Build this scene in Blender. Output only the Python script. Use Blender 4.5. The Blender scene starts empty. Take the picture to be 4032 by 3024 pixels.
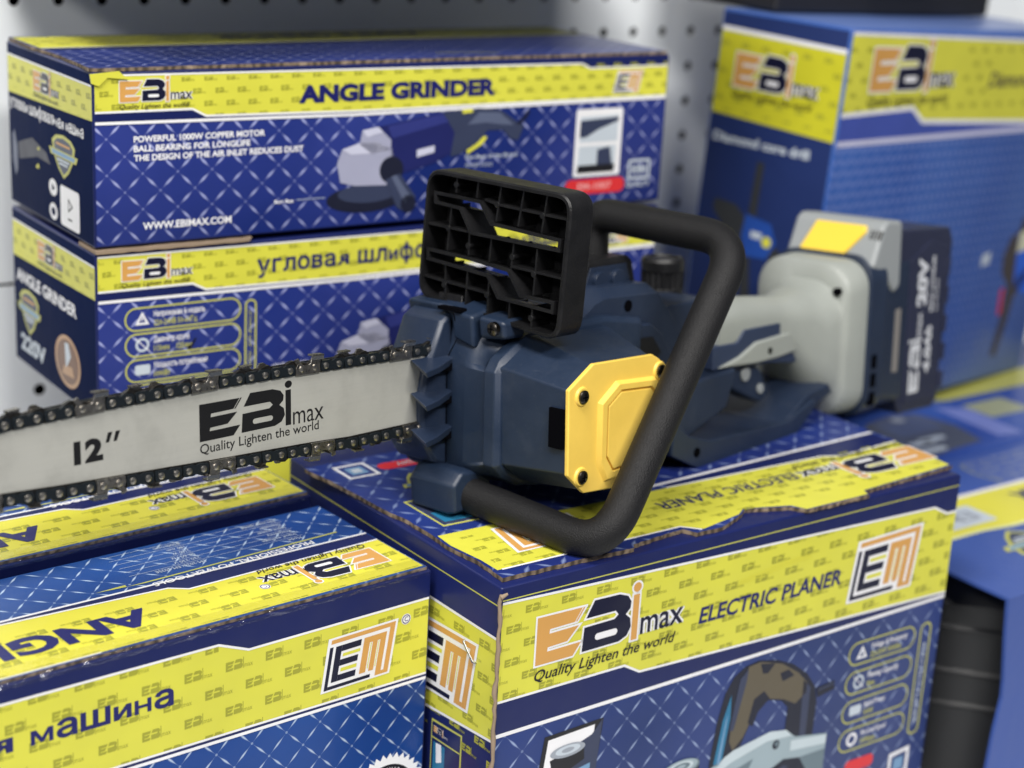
import bpy, bmesh, math, random
from mathutils import Vector, Matrix
random.seed(7)
SC = bpy.context.scene
COL = SC.collection
MM = 0.001

# ------------------------------------------------------------------ camera, world, lamps, exposure
cam_d = bpy.data.cameras.new('camera')
cam = bpy.data.objects.new('camera', cam_d); COL.objects.link(cam)
_r = Vector((0.99845, 0.01666, 0.05308)); _f = Vector((0.0, 0.95410, -0.29949))
_r = (_r - _f * _r.dot(_f)).normalized(); _f.normalize(); _u = _r.cross(_f)
cam.matrix_world = Matrix(((_r.x, _u.x, -_f.x, 0), (_r.y, _u.y, -_f.y, 0), (_r.z, _u.z, -_f.z, 0.65), (0, 0, 0, 1)))
cam_d.sensor_width = 36; cam_d.lens = 62.563; cam_d.clip_start = 0.05; cam_d.clip_end = 60
cam_d.dof.use_dof = True; cam_d.dof.focus_distance = 1.06; cam_d.dof.aperture_fstop = 4.6
SC.camera = cam
w = bpy.data.worlds.new('World'); SC.world = w; w.use_nodes = True
bg = w.node_tree.nodes['Background']; bg.inputs[0].default_value = (0.80, 0.86, 1.0, 1); bg.inputs[1].default_value = 0.12

def lamp(name, loc, target, sx, sy, power, col=(1, 0.97, 0.93)):
    d = bpy.data.lights.new(name, 'AREA'); d.shape = 'RECTANGLE'; d.size = sx; d.size_y = sy; d.energy = power; d.color = col
    o = bpy.data.objects.new(name, d); COL.objects.link(o); o.location = loc
    o.rotation_euler = (Vector(target) - Vector(loc)).to_track_quat('-Z', 'Y').to_euler()
    return o
lamp('ceiling_lamp', (-0.45, 0.0, 2.45), (0.0, 1.1, 0.2), 1.3, 0.3, 54)
lamp('ceiling_lamp', (1.0, -0.9, 2.3), (0.1, 1.1, 0.2), 1.3, 0.3, 84)
lamp('ceiling_lamp', (-1.5, -1.4, 2.2), (-0.1, 1.1, 0.2), 1.3, 0.3, 34)
vs = SC.view_settings
vs.view_transform = 'Standard'; vs.look = 'None'; vs.gamma = 1; vs.use_curve_mapping = False; vs.exposure = 0.0

# ------------------------------------------------------------------ materials
MATS = {}
def _mat(name):
    m = bpy.data.materials.new(name); m.use_nodes = True
    return m, m.node_tree, m.node_tree.nodes['Principled BSDF']
def _sock(bs, k, v):
    if k in bs.inputs: bs.inputs[k].default_value = v
def plain(name, col, rough=0.5, metal=0.0, coat=0.0, bump=0.0, bscale=400, mottle=0.0, mscale=30, spec=0.5, coord='Object'):
    if name in MATS: return MATS[name]
    m, nt, bs = _mat(name)
    _sock(bs, 'Base Color', (*col, 1)); _sock(bs, 'Roughness', rough); _sock(bs, 'Metallic', metal)
    _sock(bs, 'Coat Weight', coat); _sock(bs, 'Coat Roughness', 0.15); _sock(bs, 'Specular IOR Level', spec)
    tc = nt.nodes.new('ShaderNodeTexCoord')
    if bump:
        n = nt.nodes.new('ShaderNodeTexNoise'); n.inputs['Scale'].default_value = bscale; n.inputs['Detail'].default_value = 3
        b = nt.nodes.new('ShaderNodeBump'); b.inputs['Strength'].default_value = bump; b.inputs['Distance'].default_value = 0.001
        nt.links.new(tc.outputs[coord], n.inputs['Vector']); nt.links.new(n.outputs['Fac'], b.inputs['Height']); nt.links.new(b.outputs[0], bs.inputs['Normal'])
    if mottle:
        n = nt.nodes.new('ShaderNodeTexNoise'); n.inputs['Scale'].default_value = mscale; n.inputs['Detail'].default_value = 6; n.inputs['Roughness'].default_value = 0.65
        r = nt.nodes.new('ShaderNodeMapRange'); r.inputs[1].default_value = 0.3; r.inputs[2].default_value = 0.75
        r.inputs[3].default_value = 1 - mottle; r.inputs[4].default_value = 1 + mottle
        mx = nt.nodes.new('ShaderNodeVectorMath'); mx.operation = 'SCALE'; mx.inputs[0].default_value = col
        nt.links.new(tc.outputs[coord], n.inputs['Vector']); nt.links.new(n.outputs['Fac'], r.inputs[0])
        nt.links.new(r.outputs[0], mx.inputs['Scale']); nt.links.new(mx.outputs[0], bs.inputs['Base Color'])
        r2 = nt.nodes.new('ShaderNodeMapRange'); r2.inputs[1].default_value = 0.3; r2.inputs[2].default_value = 0.75
        r2.inputs[3].default_value = rough * 0.8; r2.inputs[4].default_value = min(1, rough * 1.25)
        nt.links.new(n.outputs['Fac'], r2.inputs[0]); nt.links.new(r2.outputs[0], bs.inputs['Roughness'])
    MATS[name] = m
    return m

def ink(name, col, rough=0.34, coat=0.25, mottle=0.05, spec=0.30):
    """printed, laminated board: slight large-scale waviness so the gloss breaks up"""
    if name in MATS: return MATS[name]
    m, nt, bs = _mat(name)
    _sock(bs, 'Roughness', rough); _sock(bs, 'Coat Weight', coat * .35); _sock(bs, 'Coat Roughness', 0.12); _sock(bs, 'Specular IOR Level', spec)
    _gloss(nt, bs)
    tc = nt.nodes.new('ShaderNodeTexCoord')
    n = nt.nodes.new('ShaderNodeTexNoise'); n.inputs['Scale'].default_value = 14; n.inputs['Detail'].default_value = 5
    r = nt.nodes.new('ShaderNodeMapRange'); r.inputs[1].default_value = 0.3; r.inputs[2].default_value = 0.7
    r.inputs[3].default_value = 1 - mottle; r.inputs[4].default_value = 1 + mottle
    mx = nt.nodes.new('ShaderNodeVectorMath'); mx.operation = 'SCALE'; mx.inputs[0].default_value = col
    nt.links.new(tc.outputs['Object'], n.inputs['Vector']); nt.links.new(n.outputs['Fac'], r.inputs[0])
    nt.links.new(r.outputs[0], mx.inputs['Scale']); nt.links.new(mx.outputs[0], bs.inputs['Base Color'])
    MATS[name] = m
    return m

def _gloss(nt, bs, strength=0.35):
    tc = nt.nodes.new('ShaderNodeTexCoord')
    a = nt.nodes.new('ShaderNodeTexNoise'); a.inputs['Scale'].default_value = 26; a.inputs['Detail'].default_value = 2
    c = nt.nodes.new('ShaderNodeTexNoise'); c.inputs['Scale'].default_value = 700; c.inputs['Detail'].default_value = 1
    ad = nt.nodes.new('ShaderNodeMath'); ad.operation = 'MULTIPLY_ADD'; ad.inputs[1].default_value = 0.02
    b = nt.nodes.new('ShaderNodeBump'); b.inputs['Strength'].default_value = strength; b.inputs['Distance'].default_value = 0.003
    nt.links.new(tc.outputs['Object'], a.inputs['Vector']); nt.links.new(tc.outputs['Object'], c.inputs['Vector'])
    nt.links.new(c.outputs['Fac'], ad.inputs[0]); nt.links.new(a.outputs['Fac'], ad.inputs[2])
    nt.links.new(ad.outputs[0], b.inputs['Height']); nt.links.new(b.outputs[0], bs.inputs['Normal'])
    if 'Coat Normal' in bs.inputs: nt.links.new(b.outputs[0], bs.inputs['Coat Normal'])

def lattice(name, base, shine, sx, sy, ox, oy, rough=0.34, lens=0.10, glow=(0.05, 0.12, 0.30), coat=0.25, amt=1.0):
    """dark blue print with a diagonal grid of bright lens-shaped glints, UV in metres"""
    if name in MATS: return MATS[name]
    m, nt, bs = _mat(name); N = nt.nodes.new; Lk = nt.links.new
    _sock(bs, 'Roughness', rough); _sock(bs, 'Coat Weight', coat * .35); _sock(bs, 'Coat Roughness', 0.12); _sock(bs, 'Specular IOR Level', 0.32); _gloss(nt, bs)
    uv = N('ShaderNodeUVMap'); sep = N('ShaderNodeSeparateXYZ'); Lk(uv.outputs[0], sep.inputs[0])
    def M(op, *a):
        n = N('ShaderNodeMath'); n.operation = op
        for i, x in enumerate(a):
            if isinstance(x, (int, float)): n.inputs[i].default_value = x
            else: Lk(x, n.inputs[i])
        return n.outputs[0]
    u = M('DIVIDE', M('SUBTRACT', sep.outputs[0], ox * MM), sx * MM)
    v = M('DIVIDE', M('SUBTRACT', sep.outputs[1], oy * MM), sy * MM)
    a = M('ADD', u, v); b = M('SUBTRACT', u, v)
    def line(p, q):
        d = M('ABSOLUTE', M('SUBTRACT', M('FRACT', M('ADD', p, 0.5)), 0.5))
        s = M('SINE', M('MULTIPLY', M('FRACT', q), math.pi))
        wd = M('MULTIPLY', M('POWER', s, 3.0), lens)
        wd = M('MAXIMUM', wd, 0.012)
        t = M('MAXIMUM', M('SUBTRACT', 1.0, M('DIVIDE', d, wd)), 0.0)
        return M('MULTIPLY', t, M('MULTIPLY_ADD', M('POWER', s, 2.0), 0.9, 0.06))
    g = M('MAXIMUM', line(a, b), line(b, a))
    # small node dots
    da = M('ABSOLUTE', M('SUBTRACT', M('FRACT', M('ADD', a, 0.5)), 0.5)); db = M('ABSOLUTE', M('SUBTRACT', M('FRACT', M('ADD', b, 0.5)), 0.5))
    rr = M('SQRT', M('ADD', M('POWER', da, 2.0), M('POWER', db, 2.0)))
    dot = M('MULTIPLY', M('LESS_THAN', rr, 0.05), 0.35)
    g = M('MULTIPLY', M('MINIMUM', M('MAXIMUM', g, dot), 1.0), amt)
    n = N('ShaderNodeTexNoise'); n.inputs['Scale'].default_value = 7; n.inputs['Detail'].default_value = 1; Lk(uv.outputs[0], n.inputs['Vector'])
    r = N('ShaderNodeMapRange'); r.inputs[1].default_value = 0.35; r.inputs[2].default_value = 0.7; Lk(n.outputs['Fac'], r.inputs[0])
    c1 = N('ShaderNodeMix'); c1.data_type = 'RGBA'; c1.inputs[6].default_value = (*base, 1); c1.inputs[7].default_value = (*glow, 1)
    Lk(r.outputs[0], c1.inputs[0])
    c2 = N('ShaderNodeMix'); c2.data_type = 'RGBA'; c2.inputs[7].default_value = (*shine, 1); Lk(g, c2.inputs[0]); Lk(c1.outputs[2], c2.inputs[6])
    Lk(c2.outputs[2], bs.inputs['Base Color'])
    MATS[name] = m
    return m

def corrugated():
    if 'corrugated_edge' in MATS: return MATS['corrugated_edge']
    m, nt, bs = _mat('corrugated_edge'); N = nt.nodes.new; Lk = nt.links.new
    _sock(bs, 'Roughness', 0.85)
    uv = N('ShaderNodeUVMap'); mp = N('ShaderNodeMapping'); mp.inputs['Scale'].default_value = (1, 1, 1); Lk(uv.outputs[0], mp.inputs[0])
    wv = N('ShaderNodeTexWave'); wv.wave_type = 'BANDS'; wv.bands_direction = 'X'; wv.inputs['Scale'].default_value = 48; wv.inputs['Distortion'].default_value = 5.0
    wv.inputs['Detail'].default_value = 2
    Lk(mp.outputs[0], wv.inputs[0])
    sep = N('ShaderNodeSeparateXYZ'); Lk(uv.outputs[0], sep.inputs[0])
    ns = N('ShaderNodeTexNoise'); ns.inputs['Scale'].default_value = 120; Lk(uv.outputs[0], ns.inputs['Vector'])
    cr = N('ShaderNodeValToRGB'); cr.color_ramp.elements[0].position = 0.15; cr.color_ramp.elements[0].color = (0.055, 0.040, 0.028, 1)
    cr.color_ramp.elements[1].position = 0.9; cr.color_ramp.elements[1].color = (0.17, 0.125, 0.085, 1); Lk(wv.outputs['Fac'], cr.inputs[0])
    mx = N('ShaderNodeMix'); mx.data_type = 'RGBA'; mx.inputs[7].default_value = (0.30, 0.23, 0.16, 1); Lk(cr.outputs[0], mx.inputs[6])
    rg = N('ShaderNodeMapRange'); rg.inputs[1].default_value = 0.5; rg.inputs[2].default_value = 0.65; Lk(ns.outputs['Fac'], rg.inputs[0]); Lk(rg.outputs[0], mx.inputs[0])
    Lk(mx.outputs[2], bs.inputs['Base Color'])
    MATS['corrugated_edge'] = m
    return m

YEL = ink('yellow_ink', (0.63, 0.615, 0.066)); YELD = ink('olive_watermark_ink', (0.33, 0.33, 0.035))
YELW = ink('warm_yellow_ink', (0.67, 0.63, 0.060)); LINEY = ink('pale_yellow_line_ink', (0.50, 0.50, 0.10))
WHT = ink('white_ink', (0.78, 0.78, 0.80)); NAVY = ink('navy_ink', (0.009, 0.015, 0.088)); DKN = ink('dark_navy_ink', (0.007, 0.008, 0.028))
ORG = ink('orange_ink', (0.60, 0.315, 0.085)); TXN = ink('title_blue_ink', (0.012, 0.014, 0.115)); RED = ink('red_ink', (0.62, 0.030, 0.035))
GRY = ink('grey_ink', (0.30, 0.33, 0.38)); LGR = ink('light_grey_ink', (0.50, 0.56, 0.62)); BLK = ink('black_ink', (0.012, 0.012, 0.016))
BLU = ink('bright_blue_ink', (0.03, 0.12, 0.60)); SKY = ink('pale_blue_ink', (0.16, 0.30, 0.48)); SLT = ink('slate_ink', (0.035, 0.045, 0.09))
TAN = ink('tan_ink', (0.105, 0.088, 0.058)); SDN = ink('side_navy_ink', (0.004, 0.011, 0.052), 0.6, 0.0, spec=0.03); GOLD = ink('gold_ink', (0.45, 0.26, 0.13)); TEAL = ink('teal_ink', (0.02, 0.16, 0.30))
KRAFT = plain('kraft_board', (0.27, 0.20, 0.14), 0.85, mottle=0.15)
LAT_P = lattice('planer_lattice_print', (0.012, 0.028, 0.115), (0.42, 0.52, 0.75), 28, 29, 191, -115, glow=(0.028, 0.05, 0.19), amt=0.75, lens=0.055)
LAT_L = lattice('steel_blue_lattice_print', (0.007, 0.036, 0.185), (0.58, 0.70, 0.85), 24, 24, 250, -105, glow=(0.012, 0.06, 0.26), amt=0.85, lens=0.055)
LAT_LT = lattice('steel_blue_lattice_top', (0.008, 0.042, 0.20), (0.60, 0.75, 0.90), 24, 24, 55, 87, glow=(0.02, 0.085, 0.30), amt=0.9, lens=0.055)
LAT_A = lattice('royal_lattice_print', (0.007, 0.020, 0.140), (0.50, 0.54, 0.85), 25.2, 24.2, 9, -44, glow=(0.022, 0.036, 0.20), lens=0.075, amt=0.78)
LAT_T = lattice('dim_lattice_print', (0.025, 0.075, 0.30), (0.30, 0.34, 0.62), 20, 20, 0, 0, glow=(0.05, 0.12, 0.38), lens=0.2, amt=0.6)
COR = corrugated()

# ------------------------------------------------------------------ object helpers
def tag(o, label=None, cat=None, group=None, kind=None):
    if label: o['label'] = label
    if cat: o['category'] = cat
    if group: o['group'] = group
    if kind: o['kind'] = kind
    return o
def empty(name, M4):
    o = bpy.data.objects.new(name, None); COL.objects.link(o); o.matrix_world = M4; o.empty_display_size = 0.05
    return o
def frame(O, ex, ey, ez):
    return Matrix(((ex[0], ey[0], ez[0], O[0]), (ex[1], ey[1], ez[1], O[1]), (ex[2], ey[2], ez[2], O[2]), (0, 0, 0, 1)))
def link(name, me, parent=None, mats=()):
    for m in mats: me.materials.append(m)
    o = bpy.data.objects.new(name, me); COL.objects.link(o)
    if parent: o.parent = parent
    return o
def from_bm(name, bm, mats, parent=None, bevel=0, seg=2, smooth=True, angle=32):
    bmesh.ops.recalc_face_normals(bm, faces=bm.faces[:])
    me = bpy.data.meshes.new(name); bm.to_mesh(me); bm.free()
    if not isinstance(mats, (list, tuple)): mats = [mats]
    o = link(name, me, parent, mats)
    if smooth:
        for p in me.polygons: p.use_smooth = True
        me.set_sharp_from_angle(angle=math.radians(angle))
    if bevel:
        md = o.modifiers.new('bevel', 'BEVEL'); md.width = bevel * MM; md.segments = seg; md.limit_method = 'ANGLE'; md.angle_limit = math.radians(28); md.harden_normals = True
    return o
def box_bm(bm, x0, x1, y0, y1, z0, z1, mi=0):
    vs_ = [bm.verts.new((x * MM, y * MM, z * MM)) for x in (x0, x1) for y in (y0, y1) for z in (z0, z1)]
    for q in ((0, 1, 3, 2), (4, 6, 7, 5), (0, 4, 5, 1), (2, 3, 7, 6), (0, 2, 6, 4), (1, 5, 7, 3)):
        f = bm.faces.new([vs_[i] for i in q]); f.material_index = mi
def loft(bm, rings, cap=True, mi=0):
    """rings: lists of 3-D points in mm, same count"""
    R = [[bm.verts.new(Vector(p) * MM) for p in r] for r in rings]
    n = len(R[0]); fs = []
    for a, b in zip(R, R[1:]):
        for i in range(n):
            f = bm.faces.new((a[i], a[(i + 1) % n], b[(i + 1) % n], b[i])); f.material_index = mi; fs.append(f)
    if cap:
        f = bm.faces.new(R[0][::-1]); f.material_index = mi; f = bm.faces.new(R[-1]); f.material_index = mi
    return R
def prism(bm, poly, axis, a, b, mi=0, scale_b=None):
    """poly in the two remaining axes (x,z for axis y; y,z for axis x; x,y for axis z)"""
    def P(p, t):
        return {'x': (t, p[0], p[1]), 'y': (p[0], t, p[1]), 'z': (p[0], p[1], t)}[axis]
    pb = scale_b or poly
    return loft(bm, [[P(p, a) for p in poly], [P(p, b) for p in pb]], mi=mi)
def inset_poly(poly, d):
    cx = sum(p[0] for p in poly) / len(poly); cy = sum(p[1] for p in poly) / len(poly)
    out = []
    n = len(poly)
    ar = sum(poly[i][0] * poly[(i + 1) % n][1] - poly[(i + 1) % n][0] * poly[i][1] for i in range(n))
    sg = 1 if ar > 0 else -1
    for i in range(n):
        p0, p1, p2 = Vector(poly[i - 1]), Vector(poly[i]), Vector(poly[(i + 1) % n])
        n1 = Vector((-(p1 - p0).y, (p1 - p0).x)).normalized() * sg; n2 = Vector((-(p2 - p1).y, (p2 - p1).x)).normalized() * sg
        m = (n1 + n2); m = m / max(0.35, m.dot(n1)) if m.length > 1e-6 else n1
        out.append(tuple(p1 + m * d))
    return out
def cyl(bm, c, r, axis, a, b, n=24, mi=0, r2=None):
    r2 = r if r2 is None else r2
    def P(t, k, rr):
        u, v = c[0] + rr * math.cos(k), c[1] + rr * math.sin(k)
        return {'x': (t, u, v), 'y': (u, t, v), 'z': (u, v, t)}[axis]
    ks = [2 * math.pi * i / n for i in range(n)]
    loft(bm, [[P(a, k, r) for k in ks], [P(b, k, r2) for k in ks]], mi=mi)
def smooth_path(pts, rad, n=7):
    """round the corners of a polyline (mm)"""
    pts = [Vector(p) for p in pts]; out = [pts[0]]
    for i in range(1, len(pts) - 1):
        a, p, b = pts[i - 1], pts[i], pts[i + 1]
        r = rad[i - 1] if isinstance(rad, (list, tuple)) else rad
        d1 = (a - p); d2 = (b - p); r1 = min(r, d1.length * .49, d2.length * .49)
        q1 = p + d1.normalized() * r1; q2 = p + d2.normalized() * r1
        for k in range(n + 1):
            t = k / n; out.append(q1 * (1 - t) ** 2 + p * 2 * t * (1 - t) + q2 * t * t)
    out.append(pts[-1]); return out
def tube(bm, path, r, n=20, mi=0, cap=True, squash=1.0):
    pts = [Vector(p) for p in path]; rs = r if isinstance(r, (list, tuple)) else [r] * len(pts)
    rings = []; up = None
    for i, p in enumerate(pts):
        t = (pts[min(i + 1, len(pts) - 1)] - pts[max(i - 1, 0)]).normalized()
        if up is None:
            up = Vector((0, 0, 1)) if abs(t.z) < 0.9 else Vector((1, 0, 0))
        s = t.cross(up).normalized(); up = s.cross(t).normalized()
        rings.append([p + (s * math.cos(a) + up * math.sin(a) * squash) * rs[i] for a in [2 * math.pi * k / n for k in range(n)]])
    loft(bm, rings, cap=cap, mi=mi)

# ------------------------------------------------------------------ flat artwork helpers (2-D meshes in mm)
_cache = {}
def _curve_mesh(cu):
    o = bpy.data.objects.new('tmp', cu); COL.objects.link(o)
    me = bpy.data.meshes.new_from_object(o)
    v = [(p.co.x, p.co.y) for p in me.vertices]; f = [tuple(p.vertices) for p in me.polygons]
    bpy.data.objects.remove(o); bpy.data.meshes.remove(me); bpy.data.curves.remove(cu)
    return v, f
def text2d(s, bold=0.0, shear=0.0, res=3):
    key = ('t', s, bold, shear, res)
    if key not in _cache:
        cu = bpy.data.curves.new('t', 'FONT'); cu.body = s; cu.size = 10; cu.offset = bold; cu.shear = shear; cu.resolution_u = res
        cu.fill_mode = 'FRONT'
        me = _curve_mesh(cu)
        if bold:      # drop the stray mitre spikes an offset outline can grow
            b = bbox(text2d(s, 0.0, shear, res)); q = bold * 1.15; me = clip2d(*me, [(1, 0, b[2] + q), (-1, 0, q - b[0]), (0, 1, b[3] + q), (0, -1, q - b[1])])
        _cache[key] = me
    return _cache[key]
def shape2d(loops, off=0.0):
    cu = bpy.data.curves.new('s', 'CURVE'); cu.dimensions = '2D'; cu.fill_mode = 'FRONT'; cu.offset = off
    for lp in loops:
        sp = cu.splines.new('POLY'); sp.points.add(len(lp) - 1)
        for i, p in enumerate(lp): sp.points[i].co = (p[0], p[1], 0, 1)
        sp.use_cyclic_u = True
    me = _curve_mesh(cu)
    if off:
        xs = [p[0] for l in loops for p in l]; ys = [p[1] for l in loops for p in l]; q = abs(off) * 1.3
        me = clip2d(*me, [(1, 0, max(xs) + q), (-1, 0, q - min(xs)), (0, 1, max(ys) + q), (0, -1, q - min(ys))])
    return me
def bbox(me):
    xs = [p[0] for p in me[0]]; ys = [p[1] for p in me[0]]
    return min(xs), min(ys), max(xs), max(ys)
def xf(me, fn):
    return [fn(*p) for p in me[0]], me[1]
def fit_text(s, x0, x1, yb, cap, bold=0.0, shear=0.0, slope=0.0, rot=False, res=3, lower=False):
    """text starting at x0, ending at x1 (rot=True: upside down, x1 < x0), baseline yb, capital height cap"""
    me = text2d(s, bold, shear, res); b = bbox(me); H = bbox(text2d('x' if lower else 'H', bold, 0, res)); h = H[3] - H[1]; y0 = H[1]
    W = abs(x1 - x0); sx = W / (b[2] - b[0]); sy = cap / h
    sgn = -1 if rot else 1
    return xf(me, lambda x, y: (x0 + sgn * (x - b[0]) * sx, yb + sgn * (y - y0) * sy + slope * sgn * (x - b[0]) * sx))
def contour_text(s, bold=0.0):
    """one 2-D mesh per solid contour, for letters whose outlines overlap"""
    key = ('c', s, bold)
    if key in _cache: return _cache[key]
    cu = bpy.data.curves.new('t', 'FONT'); cu.body = s; cu.size = 10; cu.resolution_u = 3; cu.fill_mode = 'NONE'
    o = bpy.data.objects.new('tmp', cu); COL.objects.link(o); me = bpy.data.meshes.new_from_object(o)
    P = [(v.co.x, v.co.y) for v in me.vertices]; nb = {}
    for e in me.edges:
        a, b = e.vertices; nb.setdefault(a, []).append(b); nb.setdefault(b, []).append(a)
    loops, seen = [], set()
    for v0 in nb:
        if v0 in seen: continue
        lp, v, pv = [], v0, None
        while v not in seen:
            seen.add(v); lp.append(v); nx = [q for q in nb[v] if q != pv and q not in seen]
            pv = v
            if not nx: break
            v = min(nx, key=lambda q: abs(q - pv))
        loops.append([P[i] for i in sorted(lp)] if False else [P[i] for i in lp])
    bpy.data.objects.remove(o); bpy.data.meshes.remove(me); bpy.data.curves.remove(cu)
    area = lambda l: sum(l[i][0] * l[(i + 1) % len(l)][1] - l[(i + 1) % len(l)][0] * l[i][1] for i in range(len(l))) / 2
    def inside(p, l):
        c = False
        for i in range(len(l)):
            a, b = l[i], l[i - 1]
            if (a[1] > p[1]) != (b[1] > p[1]) and p[0] < (b[0] - a[0]) * (p[1] - a[1]) / (b[1] - a[1]) + a[0]: c = not c
        return c
    loops = [l for l in loops if len(l) > 2 and abs(area(l)) > .01]
    big = max(loops, key=lambda l: abs(area(l))); sg = 1 if area(big) > 0 else -1
    # true winding is lost in a wire mesh: a loop wholly inside a larger one and clear of its edge is a hole
    holes, solids = [], []
    for l in loops:
        host = [q for q in loops if q is not l and abs(area(q)) > abs(area(l)) and all(inside(p, q) for p in l)]
        (holes if host else solids).append(l)
    out = [shape2d([q] + [h for h in holes if all(inside(p, q) for p in h)], bold) for q in solids]
    _cache[key] = out
    return out
_GLYPH = {
    'м': [(0, 0), (0, 1), (.27, 1), (.575, .40), (.88, 1), (1.15, 1), (1.15, 0), (.93, 0), (.93, .62), (.66, .10), (.49, .10), (.22, .62), (.22, 0)],
    'и': [(0, 0), (0, 1), (.26, 1), (.26, .40), (.68, 1), (.96, 1), (.96, 0), (.70, 0), (.70, .60), (.28, 0)],
    'н': [(0, 0), (0, 1), (.22, 1), (.22, .60), (.70, .60), (.70, 1), (.92, 1), (.92, 0), (.70, 0), (.70, .40), (.22, .40), (.22, 0)]}
def fit_contours(art, s, x0, x1, yb, xh, mat, layer, bold=0.0):
    H = bbox(text2d('x', 0, 0, 3)); xhh = H[3] - H[1]; pen = 0.0; ms = []
    for ch in s:
        if ch == ' ': pen += 3.2; continue
        if ch in _GLYPH:
            g = [shape2d([[(x * xhh, y * xhh + H[1]) for x, y in _GLYPH[ch]]])]
        elif ch == 'я':
            m = text2d('R', .42, 0, 3); b = bbox(m); k = xhh / (b[3] - b[1]); g = [xf(m, lambda x, y: ((b[2] - x) * .86, (y - b[1]) * k + H[1]))]
        else:
            g = contour_text(ch, bold); a0 = min(p[0] for q in g for p in q[0]); g = [xf(q, lambda x, y: (x - a0, y)) for q in g]
        wd = max(p[0] for q in g for p in q[0])
        ms += [xf(q, lambda x, y, pen=pen: (x + pen, y)) for q in g]; pen += wd + .75
    xs = [p[0] for m in ms for p in m[0]]; a, b_ = min(xs), max(xs); sx = (x1 - x0) / (b_ - a); sy = xh / xhh
    for i, m in enumerate(ms): art.add(xf(m, lambda x, y: (x0 + (x - a) * sx, yb + (y - H[1]) * sy)), mat, layer + (i % 5) * .22)
def _fit_contours_plain(art, s, x0, x1, yb, xh, mat, layer, bold=0.0):
    ms = contour_text(s, bold); xs = [p[0] for m in ms for p in m[0]]; a, b = min(xs), max(xs)
    H = bbox(text2d('x', 0, 0, 3)); sx = (x1 - x0) / (b - a); sy = xh / (H[3] - H[1])
    for i, m in enumerate(ms): art.add(xf(m, lambda x, y: (x0 + (x - a) * sx, yb + (y - H[1]) * sy)), mat, layer + (i % 5) * .22)
def circ(cx, cy, r, n=20, ry=None):
    ry = ry or r
    return [(cx + r * math.cos(2 * math.pi * i / n), cy + ry * math.sin(2 * math.pi * i / n)) for i in range(n)]
def rrect(x0, y0, x1, y1, r, n=5, sk=0.0):
    out = []
    for cx, cy, a0 in ((x1 - r, y1 - r, 0), (x0 + r, y1 - r, 90), (x0 + r, y0 + r, 180), (x1 - r, y0 + r, 270)):
        for i in range(n + 1):
            a = math.radians(a0 + 90 * i / n); px, py = cx + r * math.cos(a), cy + r * math.sin(a)
            out.append((px + sk * (py - y0), py))
    return out
def stroke(pts, w):
    """polyline of constant width as a filled loop"""
    P = [Vector(p) for p in pts]; L, R = [], []
    for i, p in enumerate(P):
        if i == 0: n = (P[1] - p).normalized(); m = Vector((-n.y, n.x))
        elif i == len(P) - 1: n = (p - P[i - 1]).normalized(); m = Vector((-n.y, n.x))
        else:
            a = (p - P[i - 1]).normalized(); b = (P[i + 1] - p).normalized(); na = Vector((-a.y, a.x)); m = (na + Vector((-b.y, b.x))); m = m / max(.4, m.dot(na))
        L.append(tuple(p + m * w / 2)); R.append(tuple(p - m * w / 2))
    return L + R[::-1]

LOGO_E = [(0, 32), (37, 31.5), (31, 23), (10, 22.6), (9.6, 19.6), (32.5, 20), (24, 11.2), (9, 10.6), (8.6, 7.8), (35, 8.2), (29, 0), (0, 0)]
LOGO_B = [(44, 34), (64, 33.6), (71, 31), (74, 26.5), (73.5, 22), (70, 18.5), (74, 15), (75, 9), (72, 3.5), (66, 0.8), (36, 0.6), (37, 17), (61, 17.4), (64, 20), (61.5, 23), (38, 23)]
LOGO_BH = rrect(46, 6.2, 64, 10.8, 2.2)
def logo(mono=False, tag_line=True, serif_gap=0):
    """returns list of (mesh2d, key) for the brand mark, E foot at the origin, 34 mm high"""
    i_stem = [(75.6, -1), (80.6, -1), (80.6, 30.5), (75.6, 30.5)]; dot = circ(78.3, 35.4, 3.3, 16)
    out = []
    mx = fit_text('max', 83, 119, 1.5, 11.5, bold=0.12, lower=True)
    if not mono:
        for lp in ([LOGO_E], [LOGO_B], [i_stem], [dot]):
            x_ = [p[0] for p in lp[0]]; y_ = [p[1] for p in lp[0]]
            out.append((shape2d(lp, 1.3), 'W'))
        out.append((fit_text('max', 82.2, 119.8, 1.5, 11.5, bold=0.75, lower=True), 'W'))
    out.append((shape2d([LOGO_E]), 'E')); out.append((shape2d([LOGO_B, LOGO_BH]), 'B'))
    for k in (0, 2.0):
        out.append((shape2d([stroke([(31.0 - k, 22.4), (37.6 - k, 32.6)], 0.5)]), 'S'))
    out.append((shape2d([i_stem]), 'I')); out.append((shape2d([dot]), 'I')); out.append((mx, 'X'))
    if tag_line: out.append((fit_text('Quality Lighten the world', 0, 114, -10.6, 7.2, bold=0.10, shear=0.0 if mono else 0.28), 'Q'))
    return out
MARK_KEY = {'W': WHT, 'E': ORG, 'B': DKN, 'S': WHT, 'I': ORG, 'X': DKN, 'Q': BLK}
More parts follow.
